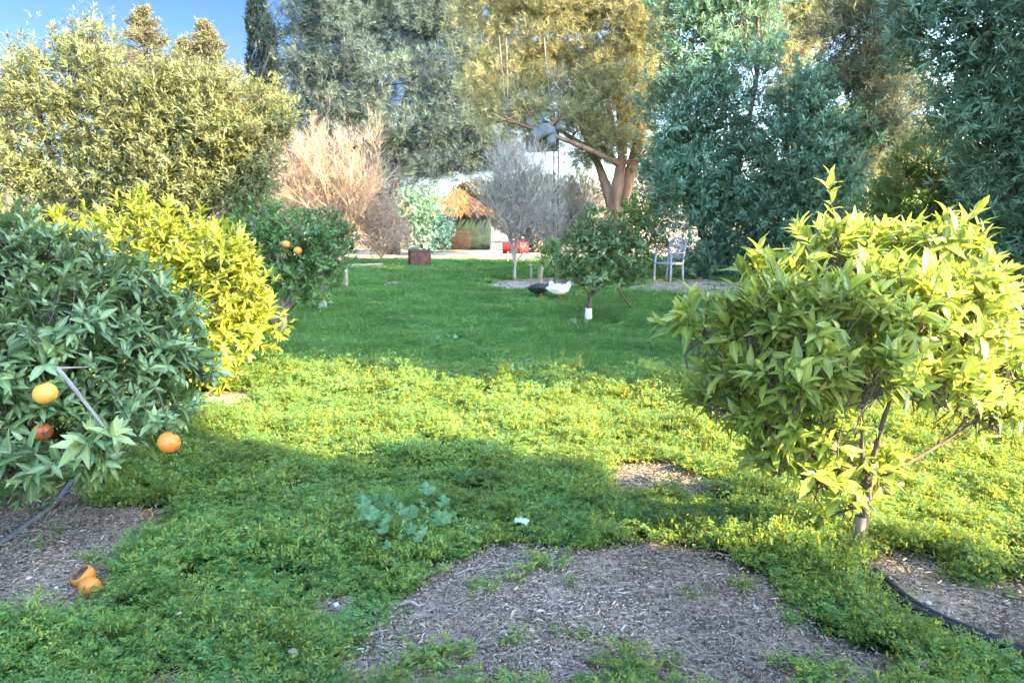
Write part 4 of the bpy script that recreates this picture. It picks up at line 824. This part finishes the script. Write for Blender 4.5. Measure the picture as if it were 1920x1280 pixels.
for a_, b2 in (((936, 68), (949, 206)), ((949, 72), (951, 225)), ((1020, 70), (1032, 195))):
    A = Acc(); tubes(A, bez(E(*a_), E(*b2), 6, 0, .01)[None], np.full((1, 6), .013), 6); A.link('cable', plain('pale_cable', (.24, .23, .21), (.16, .155, .14)), r)

# stake fence left of the lawn
p = onz(G(650, 544)); k = p[1] / FPX; r = empty('stake_fence', tuple(p), 'thin wooden stake with pale rails beside the slim citrus tree', 'fence')
A = Acc(); bar(A, (0, 0, 0), (0, 0, 46 * k), .07); A.link('post', M['wood'], r)
A = Acc(); bar(A, (-32 * k, .06, 45 * k), (62 * k, .5, 47 * k), .05); A.link('rail', M['wood'], r)
A = Acc(); bar(A, (-36 * k, .06, 6 * k), (-1 * k, .06, 11 * k), .04); A.link('rail', M['wood'], r)
# leaning prop and thin stake
A = Acc(); bar(A, onz(G(1188, 586)), W(1158, 541, G(1188, 586)[1] + .1), .03); tag(A.link('leaning_stake', M['rust']), 'dark iron stake leaning toward the round citrus tree', 'stake')
p = onz(G(1405, 541)); A = Acc(); bar(A, p, p + [0, 0, .52], .035); tag(A.link('thin_stake', M['wood']), 'thin upright stake in the mulch before the oleander', 'stake')
# low frame right of the grey tree
p = onz(G(1010, 540)); k = p[1] / FPX; r = empty('wooden_frame', tuple(p), 'low pale wooden frame of posts and board behind the ducks', 'frame')
A = Acc(); bar(A, (2 * k, 0, 0), (4 * k, 0, 42 * k), .11); A.link('post', M['wood'], r)
A = Acc(); bar(A, (-14 * k, .2, 0), (-14 * k, .2, 42 * k), .05); A.link('post', M['wood'], r)
A = Acc(); bar(A, (-18 * k, .1, 43.5 * k), (9 * k, .0, 43.5 * k), .07, .04); A.link('board', M['wood'], r)

# hoses
def hose(name, label, pts_px, rad, m, off=0.0, cat='hose', group=None, lift=0.0):
    P_ = np.array([G(a, b) for a, b in pts_px]); t = np.linspace(0, len(P_) - 1, 40); i = np.minimum(t.astype(int), len(P_) - 2); f = (t - i)[:, None]
    p0 = P_[np.maximum(i - 1, 0)]; p1 = P_[i]; p2 = P_[i + 1]; p3 = P_[np.minimum(i + 2, len(P_) - 1)]
    C_ = .5 * (2 * p1 + (p2 - p0) * f + (2 * p0 - 5 * p1 + 4 * p2 - p3) * f ** 2 + (3 * p1 - p0 - 3 * p2 + p3) * f ** 3)
    nn_ = nrm(np.gradient(C_, axis=0)); sd_ = np.stack([-nn_[:, 1], nn_[:, 0], nn_[:, 0] * 0], 1); C_ = C_ + sd_ * off; C_[:, 2] = hz(C_[:, 0], C_[:, 1]) + rad * 1.1 + .008 + lift
    A = Acc(); tubes(A, C_[None], np.full((1, 40), rad), 10); return tag(A.link(name, m), label, cat, group)
hp = [(1600, 1068), (1640, 1085), (1690, 1125), (1760, 1165), (1830, 1195), (1940, 1240), (2050, 1290)]
hose('irrigation_pipe', 'black irrigation pipe nearest the camera of the pair at lower right', hp, .016, M['hose'], -.017, 'pipe', 'black irrigation pipes at lower right')
hose('irrigation_pipe', 'black irrigation pipe on the far side of the pair at lower right', hp, .015, M['hose'], .021, 'pipe', 'black irrigation pipes at lower right')
hose('irrigation_pipe', 'dusty grey pipe lying on bare soil at the left edge', [(-60, 1075), (0, 1032), (50, 995), (95, 960), (135, 908)], .014, M['greyhose'], 0, 'pipe')

# fallen fruit
def lone(px, py, rr, mm, label):
    p = onz(G(px, py)); o = fruit(None, p + [0, 0, rr * .9], rr, M[mm], 'fallen_orange', .95, False); return tag(o, label, 'orange', 'fallen oranges')
lone(170, 1117, .046, 'orange', 'whole round orange lying in front of the hollow one')
lone(168, 898, .045, 'orange', 'orange lying in the weeds under the dark orange tree')
lone(190, 890, .02, 'orange_yellow', 'small scrap of peel beside the orange under the tree')
lone(422, 796, .04, 'orange', 'farthest fallen orange beside the sunny strip')
def peel(px, py, rr, mm, label, cut=.35, tilt=(.2, -.3)):
    """eaten-out orange: an open shell with a rim"""
    p = onz(G(px, py)); nu, nv = 20, 8; th = np.linspace(pi - .03, pi * cut, nv); a = np.arange(nu) / nu * 6.283
    def shell(R_): return np.stack([np.sin(th)[:, None] * np.cos(a) * R_, np.sin(th)[:, None] * np.sin(a) * R_, (np.cos(th)[:, None] + .05 * np.sin(a * 3)[None] * (th[:, None] < 1.6)) * R_], -1)
    j = np.arange(nu)[None]; quad = lambda n_: np.stack([(np.arange(n_ - 1)[:, None] * nu) + j, (np.arange(n_ - 1)[:, None] * nu) + (j + 1) % nu, (np.arange(n_ - 1)[:, None] * nu) + nu + (j + 1) % nu, (np.arange(n_ - 1)[:, None] * nu) + nu + j], -1)
    A = Acc(); A.add(np.concatenate([shell(rr), shell(rr)[-1:] * np.array([.93, .93, 1.02])]), quad(nv + 1))
    o = A.link('fallen_orange', M[mm]); o.location = tuple(p + [0, 0, rr * .8]); o.rotation_euler = (*tilt, rng.random() * 6)
    B = Acc(); B.add(np.concatenate([shell(rr)[-1:] * np.array([.93, .93, 1.02]), shell(rr * .82)[::-1]]), quad(nv + 1)); B.link('pith', plain('brown_pith', (.34, .20, .11), (.10, .06, .04), 60, .9), o)
    return tag(o, label, 'orange', 'fallen oranges')
peel(158, 1098, .05, 'orange', 'hollow eaten orange shell behind the whole one', .33, (.55, .1))
peel(275, 977, .036, 'orange_yellow', 'small yellow half peel at the edge of the bare soil', .5, (.8, .5))

# mallow plant: round lobed leaves on long stalks
def mallow(label, px, py, n, R_, h, lr):
    p = onz(G(px, py)); r = empty('mallow_plant', tuple(p), label, 'plant'); A = Acc(); C = Acc()
    for q in range(n):
        a = rng.random() * 6.283; rd = R_ * math.sqrt(rng.random()); tip = np.array([cos(a) * rd, sin(a) * rd, h * rng.uniform(.35, 1.05)])
        tubes(A, bez((rng.normal() * .02, rng.normal() * .02, 0), tip, 6, .1, .05)[None], np.linspace(.0035, .002, 6)[None], 5)
        nor = nrm(np.array([cos(a) * .4, sin(a) * .4 - .45, .75]) + rng.normal(size=3) * .3); x = nrm(np.cross(nor, [0.2, .4, .6])); y = np.cross(nor, x); s = lr * rng.uniform(.6, 1.2)
        nn_ = 25; th = np.linspace(.35, 2 * pi - .35, nn_); rad = s * (.86 + .14 * np.abs(np.cos(th * 2.5)) + .03 * np.cos(th * 21))
        cup = .18 * (np.cos(th * 5)) * s
        ring = tip + (x * np.cos(th)[:, None] + y * np.sin(th)[:, None]) * rad[:, None] + nor * (cup + .12 * s)[:, None]; mid = tip + ((x * np.cos(th)[:, None] + y * np.sin(th)[:, None]) * rad[:, None]) * .5 + nor * (cup * .3)[:, None]
        V = np.concatenate([np.tile(tip, (nn_, 1)), mid, ring]); i = np.arange(nn_ - 1); f = np.concatenate([np.stack([i, i + 1, nn_ + i + 1, nn_ + i], 1), np.stack([nn_ + i, nn_ + i + 1, 2 * nn_ + i + 1, 2 * nn_ + i], 1)])
        ribv = np.abs(np.cos(th * 2.5)); C.add(V, f, np.full(3 * nn_, rng.random() * .4), np.concatenate([np.ones(nn_), ribv, ribv]))
    A.link('stalks', M['juniper'], r); C.link('leaves', M['mallow'], r)
mallow('broad-leaved mallow with bluish leaves at the edge of the bare soil', 765, 1035, 46, .25, .25, .038)
mallow('small grey-green weed clump in the middle of the lawn', 828, 655, 16, .18, .17, .034)
mallow('low broad-leaved weed beside the dry twigs on the lawn edge', 850, 715, 9, .25, .12, .04)
mallow('small bluish weed at the foot of the wrapped citrus trunk', 1080, 612, 8, .16, .12, .04)

# weed tufts on bare soil
for q, (px, py, s, lb) in enumerate(((800, 1095, 1.2, 'loose green weed tuft between mallow and straw'), (1010, 1075, 1.1, 'thin weed tuft at the top of the bare soil'), (940, 1110, .9, 'sprawling weed on bare soil below the white scrap'), (845, 1225, 1.0, 'weed tuft beside the bundle of dry stalks'),
                                (780, 1250, 1.0, 'weed tuft at the bottom left of the bare soil'), (1190, 1265, 1.3, 'grassy weed tuft at the bottom edge of the picture'), (1100, 1195, .5, 'tiny pale weed in the middle of the bare soil'), (1400, 1105, .7, 'small weed at the right border of the bare soil'), (900, 1010, 1.5, 'yellowish weed tuft right of the mallow'), (1520, 1270, 1.4, 'dark weed tuft left of the black pipes'))):
    r = empty('weed_tuft', tuple(onz(G(px, py))), lb, 'plant', 'weed tufts on the bare soil')
    for u_ in range(4):
        o = weed_source(q, M['weed'], 9, .08, .06, .5); o.name = 'foliage'; o.parent = r; o.location = (rng.normal() * .06 * s, rng.normal() * .05 * s, 0); o.scale = (s * .8, s * .8, s * rng.uniform(.5, 1.1))

# twigs, dry leaves, scraps
def twig(label, a, b, rad, m, kinks=3, sub=0, group='dry twigs and stalks on the ground', name='dry_twig', lift=.008):
    p0, p1 = onz(G(*a)), onz(G(*b)); n_p = 7; t = np.linspace(0, 1, n_p)[:, None]; P_ = p0 + (p1 - p0) * t; L_ = np.linalg.norm(p1 - p0); P_[1:-1] += rng.normal(size=(n_p - 2, 3)) * L_ * .03; P_[:, 2] = hz(P_[:, 0], P_[:, 1]) + lift + np.abs(rng.normal(size=n_p)) * .006
    A = Acc(); tubes(A, P_[None], np.linspace(rad, rad * .5, n_p)[None] * rng.uniform(.85, 1.15, (1, n_p)), 6)
    for q in range(sub):
        i = rng.integers(1, 5); d = nrm(P_[i + 1] - P_[i]); e = P_[i] + (d + rdir(1)[0] * .8) * L_ * rng.uniform(.2, .4); e[2] = max(abs(e[2] - P_[i][2]) + P_[i][2], P_[i][2]) ; tubes(A, bez(P_[i], e, 5, .05, .1)[None], np.linspace(rad * .6, rad * .25, 5)[None], 5)
    return tag(A.link(name, m, off=p0), label, 'twig', group)
def setloc(o, p): o.location = tuple(p); return o
for a, b, rad, mm, sub, lb in (((850, 1092), (925, 1062), .006, 'bark_pale', 1, 'pale forked stick lying at the top left of the bare soil'), ((712, 1172), (718, 1215), .008, 'bark_pale', 0, 'short pale stick pointing at the camera left of the bare soil'),
        ((735, 1140), (795, 1142), .010, 'bark_pale', 0, 'thick pale chip of wood between weeds and bare soil'), ((770, 1222), (950, 1212), .006, 'bark_pale', 3, 'bundle of pale dry stalks low on the bare soil'), ((1240, 1238), (1320, 1262), .005, 'bark_pale', 0, 'thin stick near the bottom centre of the bare soil'),
        ((1275, 1190), (1330, 1220), .005, 'bark_pale', 0, 'straight straw-coloured stalk right of centre on bare soil'), ((1025, 1140), (1085, 1145), .004, 'bark_pale', 0, 'thin horizontal stalk in the middle of the bare soil'), ((1040, 1185), (1120, 1190), .004, 'bark_pale', 0, 'long thin stalk below the middle of the bare soil'),
        ((1340, 1045), (1440, 1062), .005, 'bark_pale', 1, 'dry stalk along the weed edge right of bare soil'), ((1395, 1110), (1420, 1160), .005, 'bark_pale', 0, 'curved stalk by the weeds at right of the bare soil'), ((965, 575), (998, 574), .02, 'bark_pale', 2, 'short bleached branch lying on the lawn before the ducks'),
        ((915, 700), (1000, 686), .012, 'bark_pale', 5, 'branching dry twig on the far edge of the sunny strip'), ((600, 1112), (625, 1118), .008, 'bark', 0, 'brown twig beside the small stony patch'), ((390, 993), (425, 980), .010, 'bark_pale', 1, 'whitish stick in the shaded weeds at left'),
        ((870, 860), (985, 920), .004, 'bark_pale', 0, 'thin stem trailing over the weeds at the shadow edge'), ((1640, 1100), (1700, 1128), .007, 'bark_pale', 1, 'grey stick lying across the black pipes')):
    setloc(twig(lb, a, b, rad, M[mm], 3, sub, lift=.01 if G(*a)[1] < 3.4 or py > 1050 else .05), onz(G(*a)))
dl = plain('dry_brown_leaf', (.42, .27, .16), (.3, .19, .11), 30, .8, .2)
dp = plain('pale_dry_leaf', (.36, .27, .17), (.24, .18, .11), 30, .8, .2)
for px, py, s, mm, lift, lb in ((335, 918, .09, dp, .1, 'upright pale dry leaf in weeds near the dark orange tree'), (537, 968, .07, dl, .1, 'curled brown leaf lying on shaded weeds left of the mallow'), (505, 1192, .08, dp, .1, 'folded beige leaf on the weeds at lower left'), (345, 1190, .05, dp, .1, 'small pale leaf on the weeds lower left of centre'),
        (730, 1118, .07, dl, .015, 'reddish dry leaf at the left border of bare soil'), (1310, 1035, .08, dl, .02, 'brown curled leaf at the top right of bare soil'), (1105, 1050, .08, dl, .02, 'brown leaf at the top edge of bare soil'), (1620, 1155, .07, dp, .07, 'cream leaf in the weeds left of the black pipes'),
        (1500, 1050, .06, dp, .07, 'pale leaf on dark weeds left of the young tree trunk'), (1720, 1272, .12, dp, .06, 'long pale leaf at the bottom right corner'), (1260, 1118, .05, dp, .015, 'small white leaf in the middle of the bare soil'), (1170, 1145, .05, dp, .015, 'tiny pale leaf left of the white one on bare soil'), (605, 1108, .06, dl, .02, 'orange-brown leaf above the stony patch'), (560, 1258, .09, dp, .08, 'whitish dry leaf at the bottom edge of the weeds'), (320, 975, .09, dp, .03, 'pale torn leaf beside the yellow half peel')):
    p = onz(G(px, py)); A = Acc(); a = rng.random() * 6.283
    leaves(A, np.zeros((1, 3)), np.array([[cos(a), sin(a), .15]]), np.array([[rng.normal() * .4, -.5, 1.]]), np.array([s * .5]), np.array([s * .24]), np.zeros(1), True, np.array([[.35]]), .3)
    o = A.link('dry_leaf', mm); o.location = tuple(p + [0, 0, lift]); tag(o, lb, 'leaf', 'dry leaves on the ground')
for px, py, s, lb in ((575, 1140, .022, 'largest white pebble in the small stony patch'), (600, 1148, .016, 'small pebble below the largest in the stony patch'), (630, 1135, .017, 'pebble at the right of the stony patch'), (105, 1108, .014, 'pale pebble left of the fallen oranges'), (55, 1090, .012, 'tiny pebble farthest left on bare soil'), (1415, 1140, .016, 'white pebble at the weed edge near the black pipes'), (1740, 1130, .016, 'round pebble beside the black pipes')):
    p = onz(G(px, py)); rock('pebble', lb, p + [0, 0, .004], s, s * .8, s * .6, 'pebbles on the soil', plain('white_pebble', (.6, .57, .52), (.45, .42, .38), 20, .8) if 'pm' not in M else M['pm'])
# white scrap
p = onz(G(978, 1008)); A = Acc(); nn_ = 9; u_ = np.linspace(-1, 1, nn_); xx, yy = np.meshgrid(u_, u_); zz = .02 * wob(np.stack([xx, yy, xx * 0], -1), 2.2, 4.) + .02 * (1 - xx ** 2); V = np.stack([xx * .04 * np.sqrt(1 - .4 * yy ** 2), yy * .045 * np.sqrt(1 - .4 * xx ** 2), zz + .03], -1)
i = np.arange(nn_ - 1)[:, None] * nn_ + np.arange(nn_ - 1)[None]; A.add(V, np.stack([i, i + 1, i + nn_ + 1, i + nn_], -1)); o = A.link('paper_scrap', plain('pale_paper', (.62, .74, .72), (.55, .66, .65), 10, .6)); o.location = tuple(p + [0, 0, .04]); tag(o, 'pale bluish-white crumpled scrap on the weeds above bare soil', 'scrap')

# ------------------------------------------------------------------ unseen behind the camera, added to shape the light: a house and tall trees that cast the shade
def QP(q, p): return np.array([q * TR[1] + p * TR[0], -q * TR[0] + p * TR[1]])
TE = math.tan(SUN_EL)
def blocker_tree(name, label, trunk_q, trunk_p, lobes_qp, ns, leaf=.34):  # crowns added out of view, laid out by the shade they throw
    bx = QP(trunk_q, trunk_p); base = np.array([bx[0], bx[1], 0.]); lob = []
    for q, p, z, rq, rz_ in lobes_qp:
        c = QP(q, p); lob.append((np.array([c[0], c[1], z]), np.array([rq, rq, rz_])))
    zmin = min(l[0][2] for l in lob); fork = np.array([bx[0], bx[1], max(1.0, zmin * .7)])
    return broad_tree(name, label, 'tree', base, fork, lob, .25, M['oleander'], M['bark'], ns, 8, .3, leaf, leaf * .42, False, .2, -.9, 2.0, .3, trunk_q, group='unseen trees added for shade')
P0 = -14.0
def zq(pe): return (pe - P0) * TE          # height at the tree plane that shades effective distance pe
def grid(q0, q1, pe_lo, pe_hi, P, st=.8, r=.78, up_=.95):
    out = []
    for q in np.arange(q0, q1 + .01, st):
        a, b_ = (pe_lo(q) - P) * TE + up_, (pe_hi(q) - P) * TE
        for z in np.arange(a + r * .9, max(b_ - r * .5, a + r), st * 1.05): out.append((q, P + rng.normal() * .5, z + rng.normal() * .06, r, r))
    return out
L2 = lambda q: max(-3, 6.2 - 3.9 * (q - 5.62))
blocker_tree('blocker_tree', 'added unseen high-crowned evergreen beside the house', 7.5, -4.2, grid(5.8, 9.9, L2, lambda q: 12.6, -4.0, .8, .78, .55), 5600, .30)
blocker_tree('blocker_tree', 'added unseen evergreen with full crown in the middle of the row', 11.8, -5.0, grid(10.5, 13.6, lambda q: -3, lambda q: 14.5, -5.0, 1.1, 1.05, 0), 3600)
blocker_tree('blocker_tree', 'tallest added unseen evergreen at the far end of the row', 17.0, -3.0, grid(14.2, 20.2, lambda q: -1.0, lambda q: 20.5 if q < 17.4 else 15.0, -3.0, 1.5, 1.4, 0), 4800, .42)
blocker_tree('blocker_tree', 'added unseen slim evergreen at the corner of the house', 3.0, -4.0, grid(3.15, 3.45, lambda q: 4.4, lambda q: 11.0, -4.0, .5, .5, .3), 900, .22)
hb = QP(3.5, -2.5); broad_tree('hedge', 'added unseen low clipped hedge to the right of the photographer', 'hedge', np.array([hb[0], hb[1], 0.]), np.array([hb[0], hb[1], .5]), [(np.array([*QP(q, -2.5), z]), np.array([.33, .33, .4])) for q in (3.0, 3.25, 3.55) for z in (.4, .9, 1.35)], .04, M['oleander'], M['bark'], 1500, 8, .06, .08, .03, False, .3, -.9)  # unseen hedge added to shade the ground before the young tree
# house: unseen building added so its corner shades the foreground
def house():
    P_ = -4.0; q0, q1 = -7.0, 3.5; H = 6.2; c = QP((q0 + q1) / 2, P_); pd = np.array([TR[1], -TR[0]]); ang = math.atan2(pd[1], pd[0]); L_ = q1 - q0; dp_ = 5.0
    # its front wall lies at local y = 0, facing the garden on the +y side
    r = empty('house', (c[0], c[1], 0), 'added unseen two-storey house beside the photographer', 'house', rz=ang)
    A = Acc(); rbox(A, (0, -dp_ / 2, H / 2 - .1), L_ - .3, dp_, H - .2, .02); A.link('wall', plain('cream_render', (.6, .55, .46), (.52, .48, .4), 2, .9, .1), r)
    A = Acc(); rbox(A, (0, -dp_ / 2, H - .05), L_, dp_ + .4, .1, .02); A.link('roof', plain('roof_slab', (.36, .2, .13), (.28, .15, .1), 4, .9, .1), r)
    for x_ in (-3, 1.5):
        for z_ in (1.5, 4.4):
            A = Acc(); rbox(A, (x_, .02, z_), 1.2, .06, 1.2, .01); A.link('window', plain('dark_window', (.03, .04, .05), (.05, .06, .07), 2, .2, .5), r)
house()
print('objects', len(bpy.data.objects), 'faces', sum(len(m_.polygons) for m_ in bpy.data.meshes))
